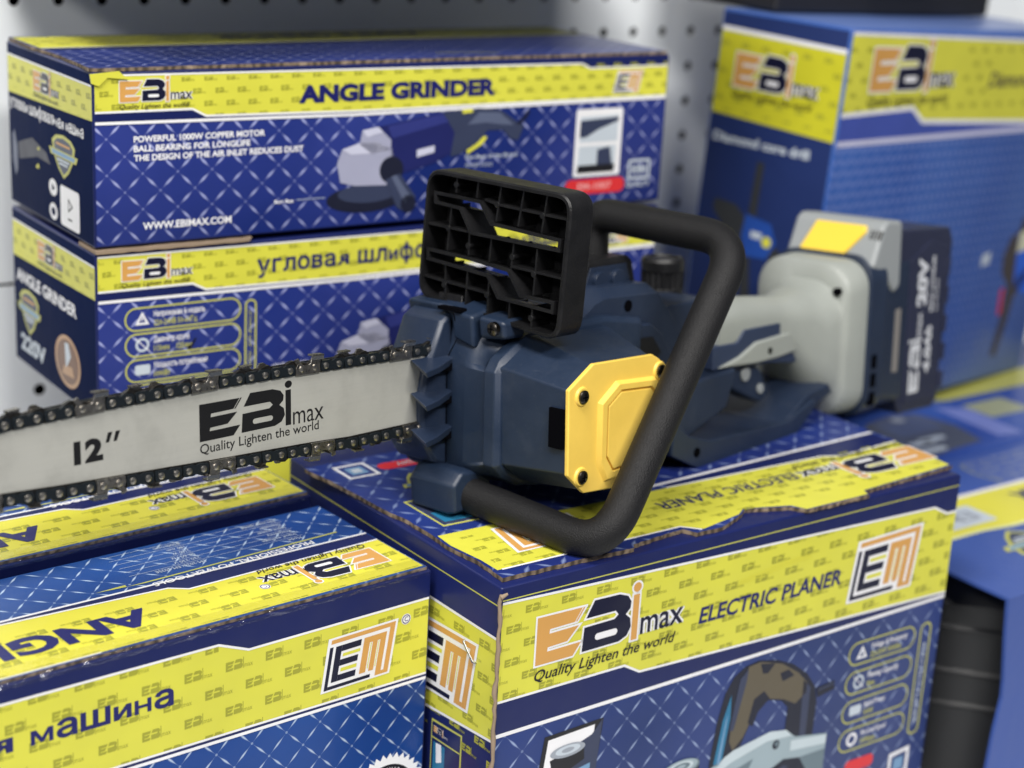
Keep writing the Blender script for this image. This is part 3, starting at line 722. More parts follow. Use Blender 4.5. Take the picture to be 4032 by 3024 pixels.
    a.shape([[(9, 17), (155, 17), (166, 6.5), (204, 14.5), (214, 21), (247, 9.5), (252, -.6), (311, -.6), (314, 6), (411, 13), (414, 68), (352, 64), (338, 70), (193, 75), (60, 78), (7, 79), (5.5, 62), (9, 34)]], YEL, 1)
    watermark(a, 14, 408, 18, 70, sx=24, sy=10, width=14, h=5.2, ox=3, oy=2, layer=2, rot=True)
    a.add(stroke([(12, 16.5), (154, 16.5), (164, 6)], 1.7), WHT, 3); a.add(stroke([(414, 68.5), (352, 64.5), (338, 70.5), (193, 75.5)], 1.7), WHT, 3)
    a.add(stroke([(413, 92), (201, 83), (150, 80.5)], 3.0), WHT, 3)
    a.shape([[(193, 76.5), (338, 71.5), (352, 65.5), (413, 69.5), (412, 91), (201, 82)]], NAVY, 1)
    a.done()
    a = Art('lid_monogram', root, T); put_emblem(a, (102, 70), (98, 33), (36, 33), (43, 71), layer=4); a.done()
    a = Art('lid_logo', root, T); put_logo(a, 414, 56, .86, rot=True, layer=4, kx=1.0); a.done()
    a = Art('lid_title', root, T); a.add(fit_text('ELECTRIC PLANER', 292, 165, 56, 12, bold=.12, shear=.15, rot=True), TXN, 4); a.done()
    a = Art('lid_badges', root, T)
    a.add([(45, 207), (110, 205), (110, 193), (45, 195)], RED, 2); a.add(circpts(45, 201, 6, 6, 14), RED, 1)
    a.add(fit_text('01050W 220-230V', 104, 54, 204, 6, bold=.2, res=1, rot=True), LGR, 3)
    a.shape([[(10, 190), (35, 190), (35, 215), (10, 215)], [(12.5, 192.5), (32.5, 192.5), (32.5, 212.5), (12.5, 212.5)]], WHT, 2); a.add([(16, 196), (29, 196), (29, 209), (16, 209)], SKY, 2); a.add([(19, 199), (26, 199), (26, 206), (19, 206)], LGR, 3)
    shield(a, 52, 163, 30, 38, rot=True)
    a.shape([[(19, 90), (84, 88), (84, 137), (19, 138)], [(20.5, 92), (82.5, 90), (82.5, 135), (20.5, 136)]], LINEY, 2); a.add([(21.5, 93), (81.5, 91), (81.5, 134), (21.5, 135)], SLT, 2); a.add([(24, 96), (50, 95), (50, 112), (24, 113)], TEAL, 3)
    a.add(fit_text('PROFESSIONAL', 78, 32, 128, 4, bold=.15, res=1, rot=True), LINEY, 3); put_logo(a, 78, 124, .3, rot=True, layer=3, tag_line=False)
    a.done()
    return root
LAT_LID = lattice('planer_lid_lattice_print', (0.012, 0.022, 0.14), (0.35, 0.45, 0.70), 28, 28, 200, 100, glow=(0.02, 0.045, 0.22), amt=0.6)
build_planer_box()

# ---- large grinder carton (front left) and its copy behind
def build_large_grinder_box():
    W, H, X0, X1 = 126.5, 286.6, -205, 283
    root = empty('grinder_carton', frame(Vector((-0.2585, 0.8354, -.08)), Vector((0.7611, 0.6486, 0)), Vector((-0.6486, 0.7611, 0)), UPV))
    tag(root, 'large angle grinder carton in the near left corner with a big monogram on its front', 'box', 'printed power tool cartons')
    carton_body(root, X0, X1, W, H, LAT_L, NAVY, NAVY, r=1.8)
    F = face_fns(H, W)
    a = Art('yellow_band', root, F['f'])
    a.add([(X0 + 2, -.8), (X1 - 1.8, -.8), (X1 - 1.8, -18.4), (151, -19), (131, -11), (X0 + 2, -10.6)], NAVY, 1)
    a.shape([[(X0 + 2, -10.6), (131, -11), (151, -19), (X1 - 1.8, -18.4), (X1 - 1.8, -69.5), (X0 + 2, -66)]], YEL, 2)
    watermark(a, 131, X1 - 2, -69, -19.5, sx=26.8, sy=14.3, width=18, h=7, ox=109, oy=-29.5, shift=13.4, layer=3)
    watermark(a, X0 + 2, 130.99, -68, -12, sx=26.8, sy=14.3, width=18, h=7, ox=109, oy=-29.5, shift=13.4, layer=3)
    a.add(stroke([(X0 + 2, -10.4), (131, -11), (151, -19), (X1 - 1.8, -18.4)], 1.5), WHT, 4)
    a.add(stroke([(X0 + 2, -66.5), (X1 - 1.8, -70)], 1.4), WHT, 4); a.add(stroke([(X0 + 2, -70.4), (X1 - 1.8, -73.2)], 2.0), WHT, 4); a.add([(X0 + 2, -67), (X1 - 1.8, -70.6), (X1 - 1.8, -73.3), (X0 + 2, -70.7)], NAVY, 3)
    a.done()
    a = Art('title_text', root, F['f']); fit_contours(a, 'шлифовальная машина', -172, 102, -39.6, 8.6, TXN, 5, .22); a.done()
    a = Art('monogram', root, F['f']); put_emblem(a, (203, -61.5), (208, -28), (257.5, -27), (252, -61), layer=5)
    a.shape([circ(264, -28.5, 3.1, 20), circ(264, -28.5, 2.5, 20)], TXN, 6); a.add(circ(264, -28.5, 3.6, 20), WHT, 5); a.add(fit_text('C', 262.7, 265.4, -30, 3.2, bold=.1), TXN, 6); a.done()
    a = Art('seal_badge', root, F['f'])
    star = []
    for k in range(72):
        rr = 31 if k % 2 else 27.5; t = 2 * math.pi * k / 72; star.append((253 + rr * math.cos(t), -150 + rr * math.sin(t)))
    a.shape([star], WHT, 2); a.add(circ(253, -150, 23, 40), BLK, 3); a.add(circ(253, -150, 15, 30), RED, 4); a.add(circ(253, -150, 8, 30), WHT, 5)
    txt = 'QUALITY GUARANTEE'
    for i, ch in enumerate(txt):
        if ch == ' ': continue
        t = math.radians(90 + 78 - i * 156 / (len(txt) - 1)); g = fit_text(ch, -1.2, 1.2, 0, 3.4, bold=.15, res=1); c, s_ = math.cos(t - math.pi / 2), math.sin(t - math.pi / 2)
        a.add(g, WHT, 5, fn=lambda x, y, c=c, s_=s_, t=t: (253 + 17.5 * math.cos(t) + x * c - y * s_, -150 + 17.5 * math.sin(t) + x * s_ + y * c))
    a.done()
    out = jitter([(X0 + 2, 1.2), (60, 1.6), (100, 1.0), (X1 - 3, 1.6), (X1 - 3.5, 122), (X0 + 2, 122)], 9, .25, 11)
    lid_sheet(root, out, H + .25, H + 2.2, LAT_LT)
    T = lambda u, v, h: (u, v, H + 2.2 + h)
    a = Art('lid_band', root, T)
    a.shape([[(X0 + 4, 3.0), (279, 4), (279, 53.5), (141, 50.5), (131, 58), (28, 64), (X0 + 4, 71)]], YELW, 1)
    a.shape([[(X0 + 4, 71), (28, 64), (131, 58), (141, 50.5), (279, 53.5), (279, 66), (28, 61 + 6.6), (X0 + 4, 75)]], NAVY, 1)
    watermark(a, X0 + 5, 278, 5, 53, sx=27, sy=13.5, width=18, h=6.5, ox=6, oy=6, layer=2, rot=True)
    a.add(stroke([(X0 + 4, 2.6), (60, 3.0)], 1.2), WHT, 3)
    a.add(stroke([(X0 + 4, 71), (28, 64), (131, 58), (141, 50.5), (279, 53.5)], 1.6), WHT, 3); a.add(stroke([(X0 + 4, 76.5), (28, 67.6), (279, 66)], 1.9), WHT, 3)
    a.add([(264, 78.0), (112, 72.6), (112, 75.4), (92, 74.2), (118, 72.0), (124, 71.6), (264, 76.6)], LINEY, 3)
    a.done()
    a = Art('lid_logo', root, T); put_logo(a, 266, 44, .72, rot=True, layer=4, kx=.70)
    a.shape([circ(180, 29, 3, 18), circ(180, 29, 2.4, 18)], TXN, 5); a.add(circ(180, 29, 3.4, 18), WHT, 4); a.add(fit_text('C', 181.2, 178.8, 30.4, 2.8, rot=True), TXN, 5); a.done()
    a = Art('lid_title', root, T); a.add(fit_text('ANGLE GRINDER', 105, -190, 42, 21.5, bold=.42, rot=True), TXN, 4); a.done()
    a = Art('lid_text', root, T)
    a.add(fit_text('PROFESSIONAL POWERTOOLS', 242, 126, 74.2, 5.2, bold=.15, rot=True, slope=.045), WHT, 4)
    rows = [('Model', 'EM-2026/ EM-2025E'), ('Input voltage', '220-230 V'), ('Frequency', '50-60 Hz'), ('Input power', '2100 W'), ('Diameter', '180 mm'), ('No load speed', '8500r/min')]
    for i, (l, r_) in enumerate(rows):
        y = 83.5 + i * 6.4
        a.add(fit_text(l, 240, 240 - 1.9 * len(l), y, 3.2, res=2, rot=True), LGR, 3); a.add(fit_text(r_, 170, 170 - 2.0 * len(r_), y, 3.2, res=2, rot=True), LGR, 3)
        a.add(stroke([(243, y + 1.6), (120, y + 1.6)], .3), LGR, 3)
    a.done()
    bm = bmesh.new(); rnd = random.Random(21); nx = 120
    prof = [(14, 2.75), (7, 2.9), (1.5, 2.9), (-1.1, .6), (-1.1, -2.2)]
    R_ = []
    for (y, z) in prof:
        R_.append([bm.verts.new(((X0 + 6 + (X1 - X0 - 9) * i / nx) * MM, (y + rnd.uniform(-.3, .1)) * MM, (H + z + rnd.uniform(-.1, .45) * (1 if z > -3 else .3)) * MM)) for i in range(nx + 1)])
    for a_, b_ in zip(R_, R_[1:]):
        for i in range(nx): bm.faces.new((a_[i], a_[i + 1], b_[i + 1], b_[i]))
    from_bm('shrink_film', bm, FILM, root, angle=180)
    return root
def _film():
    m = bpy.data.materials.new('shrink_film'); m.use_nodes = True; nt = m.node_tree; N = nt.nodes.new; L = nt.links.new
    nt.nodes.remove(nt.nodes['Principled BSDF']); out = nt.nodes['Material Output']
    t = N('ShaderNodeBsdfTransparent'); g = N('ShaderNodeBsdfGlossy'); g.inputs['Roughness'].default_value = .12
    mx = N('ShaderNodeMixShader'); mx.inputs[0].default_value = .12
    tc = N('ShaderNodeTexCoord'); mp = N('ShaderNodeMapping'); mp.inputs['Scale'].default_value = (60, 160, 160)
    n = N('ShaderNodeTexNoise'); n.inputs['Scale'].default_value = 1.0; n.inputs['Detail'].default_value = 4
    b = N('ShaderNodeBump'); b.inputs['Strength'].default_value = 1.0; b.inputs['Distance'].default_value = .004
    L(tc.outputs['Object'], mp.inputs[0]); L(mp.outputs[0], n.inputs['Vector']); L(n.outputs['Fac'], b.inputs['Height']); L(b.outputs[0], g.inputs['Normal'])
    L(t.outputs[0], mx.inputs[1]); L(g.outputs[0], mx.inputs[2]); L(mx.outputs[0], out.inputs[0]); return m
FILM = _film()
lg = build_large_grinder_box()
def copy_tree(o, parent=None):
    c = o.copy(); COL.objects.link(c)
    if parent: c.parent = parent
    for ch in [x for x in COL.objects if x.parent == o]: copy_tree(ch, c)
    return c
mg = copy_tree(lg)
mg.matrix_world = frame(Vector((-0.2585, 0.8354, -0.0728)) + Vector((-0.6486, 0.7611, 0)) * 0.1285 + Vector((0.7611, 0.6486, 0)) * -0.003, Vector((0.7573, 0.6531, 0)), Vector((-0.6531, 0.7573, 0)), UPV)
mg['label'] = 'large angle grinder carton directly under the saw bar, behind the near left one'

# ---- two long-handle grinder cartons in a stack (upper left)
def small_base(z0, label, fH=117.0):
    root = empty('grinder_carton', frame(ALB + UPV * z0, AX, AY, UPV)); tag(root, label, 'box', 'printed power tool cartons')
    carton_body(root, 0, 478, 166.7, fH, LAT_A, SDN, NAVY, r=1.5)
    return root
def front_common(root, F, title, x0, x1):
    a = Art('front_stripes', root, F['f'])
    a.add([(1.5, -1), (476.5, -1), (476.5, -8), (400, -8.6), (392, -4.6), (1.5, -2)], NAVY, 1)
    a.add([(1.5, -27), (70, -27), (80, -32), (195, -35), (476, -34), (1.5, -33)], NAVY, 1)
    a.add(stroke([(1.5, -33.4), (195, -35.4), (476.5, -33.4)], 2.0), WHT, 4)
    a.done()
    a = Art('yellow_band', root, F['f'])
    top = [(1.5, -2.2), (392, -4.6), (400, -8.4), (476.5, -8)]; bot = [(1.5, -26.3), (70, -26.3), (80, -31.4), (195, -33), (476.5, -32)]
    a.shape([top + bot[::-1]], YEL, 2); watermark(a, 2, 476, -25.8, -4.8, sx=16.4, sy=8.6, width=9.4, h=4.2, ox=13, oy=-7.6, shift=-8.2, layer=3, skip=[(18, 66, -30, 0)])
    watermark(a, 80, 476, -31, -25.8, sx=16.4, sy=8.6, width=9.4, h=4.2, ox=13, oy=-7.6, shift=-8.2, layer=3)
    a.add(stroke(top, 1.2), WHT, 4); a.add(stroke(bot, 1.4), WHT, 4); a.done()
    a = Art('brand_logo', root, F['f']); put_logo(a, 18.5, -20, .43, layer=5); a.done()
    a = Art('title_text', root, F['f'])
    if title: a.add(title, TXN, 5)
    else: fit_contours(a, 'угловая шлифовальная машина', 119, 402, -23.4, 7.6, TXN, 5, .25)
    a.done()
def side_common(root, F, text, tx, ty, tc):
    a = Art('side_band', root, F['s'])
    a.add([(2, -9), (165.5, -9), (165.5, -32), (2, -36)], YEL, 1); watermark(a, 2, 165, -31.5, -10, sx=18, sy=8.4, width=10, h=4.4, ox=3, oy=7, shift=-9, layer=2)
    a.add(stroke([(2, -9), (165.5, -9)], 1.4), WHT, 3); a.done()
    a = Art('side_logo', root, F['s']); put_logo(a, 56, -27, .42, layer=4); a.done()
    a = Art('side_title', root, F['s']); (fit_contours(a, text, tx, ty, -46, 5.2, WHT, 2, .2) if tc else a.add(fit_text(text, tx, ty, -54, 9.5, bold=.35), WHT, 2)); a.done()
ra = small_base(365.9 * MM, 'upper angle grinder carton of the back left stack, white recycling label on its side')
F = face_fns(117, 166.7)
front_common(ra, F, fit_text('ANGLE GRINDER', 150, 313, -25.8, 12.4, bold=.55), 150, 313)
side_common(ra, F, 'угловая шлифовальная машина', 4, 150, 1)
a = Art('monogram', ra, F['f']); put_emblem(a, (424, -28), (428, -11), (452, -11), (448, -28), layer=5); a.done()
a = Art('selling_text', ra, F['f'])
a.add(fit_text('POWERFUL 1000W COPPER MOTOR', 28, 124, -47, 4.2, bold=.3), WHT, 3)
a.add(fit_text('BALL BEARING FOR LONGLIFE', 28, 113, -53.4, 4.2, bold=.3), WHT, 3)
a.add(fit_text('THE DESIGN OF THE AIR INLET REDUCES DUST', 28, 154, -59.6, 4.2, bold=.3), WHT, 3)
a.done(); a = Art('website_text', ra, F['f']); a.add(fit_text('WWW.EBIMAX.COM', 34, 99, -106.6, 5.0, bold=.25), WHT, 3); a.done(); a = Art('guard_note', ra, F['f']); a.add(fit_text('Burr Box', 132, 147, -95.6, 2.6, bold=.3), WHT, 3); a.add(stroke([(149, -94), (172, -94)], .4), LGR, 3)
a.done(); a = Art('slogan_text', ra, F['f']); a.add(fit_text('The Best of the Brand', 289, 336, -73, 3.2, bold=.1), LGR, 3); a.add(fit_text('POWER TOOLS', 290, 314, -79, 2.6), LGR, 3); a.done()
a = Art('product_picture', ra, F['f']); grinder_picture(a, lambda x, y: (x, y)); a.done()
a = Art('detail_picture', ra, F['f'])
a.shape([rrect(390, -93, 435, -40, 2, 3)], WHT, 3); a.add([(394, -46), (431, -45), (431, -66), (394, -66)], LGR, 4); a.add([(394, -49), (431, -47), (431, -50), (412, -56), (400, -62), (394, -62)], SLT, 5)
a.add([(394, -69), (430, -69), (430, -90), (393, -90)], LGR, 4); a.add([(412, -72), (424, -70), (428, -88), (412, -88)], SLT, 5); a.add([(394, -84), (430, -84), (429, -90), (393, -90)], BLK, 6)
a.done()
a = Art('model_badge', ra, F['f']); a.add(rrect(383, -107, 441, -95, 5.8), RED, 3); a.add(fit_text('EM-1007', 395, 428, -103.6, 5.4, bold=.3), ink('pink_ink', (.75, .3, .3)), 4)
a.shape([rrect(444, -98, 466, -82, 2), rrect(446, -96, 464, -84, 1)], LGR, 3); a.add(fit_text('EBI', 448, 462, -93, 6, bold=.3), LGR, 3); a.add(fit_text('QUALITY', 443, 467, -104, 4, bold=.2), LGR, 3); a.done()
a = Art('side_print', ra, F['s'])
shield(a, 112, -65, 44, 30); a.add(rrect(104, -113, 140, -85, 3), WHT, 2); 
rec = lambda cx, cy, q, m, l: (a.shape([circ(cx, cy, q, 3), circ(cx, cy, q * .55, 3)], m, l), None)
a.add(rrect(109, -95, 109.1, -94.9, .04), WHT, 2); rec(122, -97, 6, BLK, 3); a.add([(118, -106), (126, -106), (126, -107.4), (118, -107.4)], BLK, 3)
for cy in (-87, -104):
    a.shape([circ(90, cy - 3, 8, 18, 6)], WHT, 2); a.add(circ(90, cy - 3, 4, 3 if cy > -90 else 10, 3), SDN, 3)
a.add([(8, -66), (13, -62), (18, -74), (18, -90), (13, -96), (8, -84)], GRYD, 2); a.add([(20, -70), (50, -62), (78, -68), (86, -75), (60, -74), (22, -82)], DKN, 2); a.add([(60, -68), (64, -66), (64, -69)], YEL, 3); a.add([(56, -82), (62, -78), (63, -82)], YEL, 3)
a.done()
T_out = jitter([(-1, 3), (3, .5), (476, 1.5), (474, 166), (1, 164.5), (-1, 120), (2, 60)], 8, .5, 4)
lid_sheet(ra, T_out, 117.2, 119.6, LAT_A)
Tt = lambda u, v, h: (u, v, 119.6 + h)
a = Art('lid_band', ra, Tt); a.add([(2, 100), (472, 112), (472, 160), (2, 160)], YEL, 1); watermark(a, 4, 470, 118, 158, sx=22, sy=12, width=14, h=6, ox=4, oy=4, layer=2, rot=True); a.add(stroke([(2, 100), (472, 112)], 2), WHT, 2)
a.add(fit_text('ANGLE GRINDER', 330, 150, 150, 20, bold=.4, rot=True), TXN, 3)
a.add([(2, 88), (472, 100), (472, 111), (2, 99)], NAVY, 1); a.add(stroke([(277, 27), (327, 20)], 1.5), LINEY, 2); a.done()
# bent corner tab
bm = bmesh.new(); prism(bm, [(-2, 116), (18, 117.5), (24, 112), (10, 113.5), (4, 108), (-1, 110)], 'y', -1.6, -.4); from_bm('torn_tab', bm, YEL, ra, smooth=False)

rb = small_base(244.9 * MM, 'lower angle grinder carton of the back left stack, with yellow outlined badges')
front_common(rb, F, None, 119, 402)
side_common(rb, F, 'ANGLE GRINDER', 8, 130, 0)
a = Art('spec_badges', rb, F['f'])
badge_set(a, 20, 107, -39.4, 5, 17, 18.4, lines=[('Напряжение & модель', '220-240В 50-60Гц'), ('Диаметр круга', '115мм    125мм'), ('Мощность потребления', '1000Вт'), ('Скорость', '11000'), ('Размер', 'M14')])
a.shape([rrect(110, -112, 119, -42, 4.4), rrect(111.2, -110.8, 117.8, -43.2, 3.2)], LINEY, 3); t = fit_text('угловая шлифовальная', 0, 50, 0, 2.4, res=1); a.add(t, LINEY, 3, fn=lambda x, y: (113.2 + y, -50 - x))
a.add([(66, -72), (68, -74), (73, -66), (71.6, -65.5), (68, -71), (66.6, -70)], BLK, 5); a.add(fit_text('коробка передач', 132, 160, -95, 3, res=1), WHT, 3)
a.done()
a = Art('product_picture', rb, F['f']); grinder_picture(a, lambda x, y: (x + 3, y - 22)); a.done()
a = Art('monogram', rb, F['f']); put_emblem(a, (424, -28), (428, -11), (452, -11), (448, -28), layer=5); a.done()
a = Art('side_print', rb, F['s']); shield(a, 34, -74, 40, 34)
a.add(circpts(111, -90, 25, 19), GOLD, 2); a.add(circpts(111, -90, 21, 16), ink('brown_ink', (.16, .07, .03)), 3); a.add([(106, -77), (113, -76), (118, -85), (108, -96)], LGR, 4); a.add([(100, -101), (124, -99), (120, -92), (104, -94)], GOLD, 4)
a.add(fit_text('220V', 14, 66, -106, 13, bold=.4), LGR, 3); a.done()
bm = bmesh.new(); prism(bm, jitter([(0, 117.4), (112, 117.6), (114, 120.4), (108, 119.8), (50, 119.9), (0, 119.6)], 6, .3, 9), 'y', -2.2, 30)
from_bm('loose_flap', bm, KRAFT, rb, smooth=False)

# carton carrying the stack, seen only between the saw bar and the planer carton
rn = empty('grinder_carton', frame(ALB + AX * .062 + AY * -.004 - UPV * .08, AX, AY, UPV)); tag(rn, 'carton beneath the back left stack, showing only a yellow strip below the bar', 'box', 'printed power tool cartons')
carton_body(rn, 0, 420, 168, 324.2, LAT_A, NAVY, NAVY)
a = Art('yellow_band', rn, face_fns(324.2, 168)['f']); a.add([(2, -12), (418, -12), (418, -70), (2, -70)], YEL, 1); a.add(stroke([(2, -12), (418, -12)], 2), WHT, 2); a.add(stroke([(2, -71), (418, -71)], 2), WHT, 2); a.done()

# ---- tall drill carton at the back right
def build_tall():
    ex, ey, ez = Vector((0.6766, 0.7348, -0.0477)), Vector((-0.7345, 0.6781, 0.0263)), Vector((0.0516, 0.0172, 0.9985))
    H, W = 358, 137
    O = Vector((0.2705, 1.5255, 0.5013)) - ez * H * MM
    root = empty('drill_carton', frame(O, ex, ey, ez)); tag(root, 'tall diamond core drill carton standing at the back right', 'box', 'printed power tool cartons')
    carton_body(root, 0, 430, W, H, LAT_T, SDN2, ink('pale_lid_blue_ink', (0.12, 0.19, 0.45)), r=2.5, emat=LAT_T)
    F = face_fns(H, W)
    a = Art('yellow_band', root, F['f'])
    top = [(2.5, 2 - 6), (330, -10), (428, -12)]; bot = [(2.5, -74), (118, -70), (139, -83), (428, -92)]
    a.shape([[(2.5, -1), (428, -1)] + top[::-1]], SKYT, 1)
    a.shape([top + bot[::-1]], YEL, 1); watermark(a, 3, 427, -82, -8, sx=25, sy=13, width=12, h=5, ox=5, oy=6, layer=2, skip=[(36, 205, -66, -8), (250, 428, -60, -30)], clip=[(0, -1, 73)])
    a.add(stroke(top, 3), WHT, 3); a.add(stroke(bot, 4), WHT, 3); a.add(stroke([(2.5, -99), (428, -96)], 5), ink('lilac_white_ink', (.55, .55, .72)), 3)
    a.shape([[(2.5, -76), (118, -72), (137, -86), (428, -94), (428, -96), (2.5, -97)]], ink('mid_blue_ink', (.055, .085, .36)), 2); a.done()
    a = Art('brand_logo', root, F['f']); put_logo(a, 40, -54, 1.18, layer=4, kx=1.2); a.done()
    a = Art('title_text', root, F['f']); a.add(fit_text('Diamond core drill', 248, 422, -54, 15, bold=.2, shear=.3), TAN, 4); a.done()
    a = Art('product_picture', root, F['f'])
    DG = ink('drill_grey_brown_ink', (.06, .052, .05))
    a.add([(262, -232), (272, -212), (288, -206), (292, -192), (310, -196), (318, -240), (312, -268), (296, -284), (280, -262), (266, -250)], DG, 2, fn=lambda x, y: (x + 82, y + 4))
    a.add([(292, -196), (340, -180), (348, -120), (360, -120), (356, -200), (360, -250), (330, -262), (300, -250)], BLU, 3, fn=lambda x, y: (x + 78, y - 12)); a.add([(372, -205), (402, -198), (402, -222), (372, -226)], ink('cream_ink', (.6, .6, .42)), 4)
    a.add([(300, -222), (316, -220), (316, -232), (300, -234)], LGR, 3); a.add([(364, -262), (378, -262), (384, -252), (410, -240), (412, -250), (384, -270), (378, -300), (366, -336), (354, -334), (362, -296)], DG, 3); a.add([(352, -262), (358, -262), (360, -290), (354, -290)], RED, 4)
    a.add([(392, -120), (412, -120), (408, -190), (386, -192)], DG, 2)
    a.done()
    a = Art('side_band', root, F['s'])
    a.add([(2.5, -19), (135, -22), (135, -98), (2.5, -92)], ink('shop_yellow_ink', (.56, .54, .03)), 1); watermark(a, 3, 134, -90, -24, sx=22, sy=12, width=11, h=5, ox=4, oy=-32, shift=11, layer=2, skip=[(18, 112, -66, -34)]); a.add(stroke([(2.5, -17), (135, -20)], 4), WHT, 3); a.done()
    a = Art('side_logo', root, F['s']); put_logo(a, 22, -66, .92, layer=4, kx=.76); a.done()
    a = Art('side_title', root, F['s']); a.add(fit_text('Diamond core drill', 8, 113, -117, 8.5, bold=.35), LGR, 2, fn=lambda x, y: (x, y)); a.done()
    a = Art('side_picture', root, F['s'])
    dk = ink('dim_drill_ink', (.035, .038, .042)); G = lambda pts, m, l: a.add([(x - 0, y) for x, y in pts], m, l)
    G([(60, -128), (68, -128), (67, -180), (58, -180)], dk, 2); G([(20, -168), (44, -170), (58, -182), (64, -200), (58, -220), (44, -216), (36, -196), (18, -178)], dk, 2)
    G([(56, -176), (84, -180), (92, -196), (84, -212), (60, -214), (54, -196)], ink('drill_body_blue_ink', (.02, .07, .33)), 3); G([(64, -190), (76, -190), (76, -196), (64, -196)], LGR, 4); a.add(circ(82, -197, 5), YEL, 4)
    G([(56, -212), (66, -212), (74, -262), (62, -262)], dk, 2); G([(84, -196), (104, -206), (108, -226), (96, -230), (86, -212)], dk, 2)
    a.done()
SDN2 = ink('drill_side_navy_ink', (0.016, 0.030, 0.115)); SKYT = ink('sky_strip_ink', (.10, .18, .50))
build_tall()
# black box added on the tall carton to stand for the dark gap above it
bm = bmesh.new(); box_bm(bm, 20, 400, 95, 200, 359, 440); box_bm(bm, 150, 260, 80, 94, 385, 410)
ex, ey, ez = Vector((0.6766, 0.7348, -0.0477)), Vector((-0.7345, 0.6781, 0.0263)), Vector((0.0516, 0.0172, 0.9985))
o = from_bm('dark_backdrop_box', bm, plain('backdrop_box_black', (0.013, 0.013, 0.015), 0.5, bump=.2, bscale=900), bevel=4); o.matrix_world = frame(Vector((0.2705, 1.5255, 0.5013)) - ez * .358, ex, ey, ez)
tag(o, 'black box added on top of the tall drill carton for the dark background', 'case')

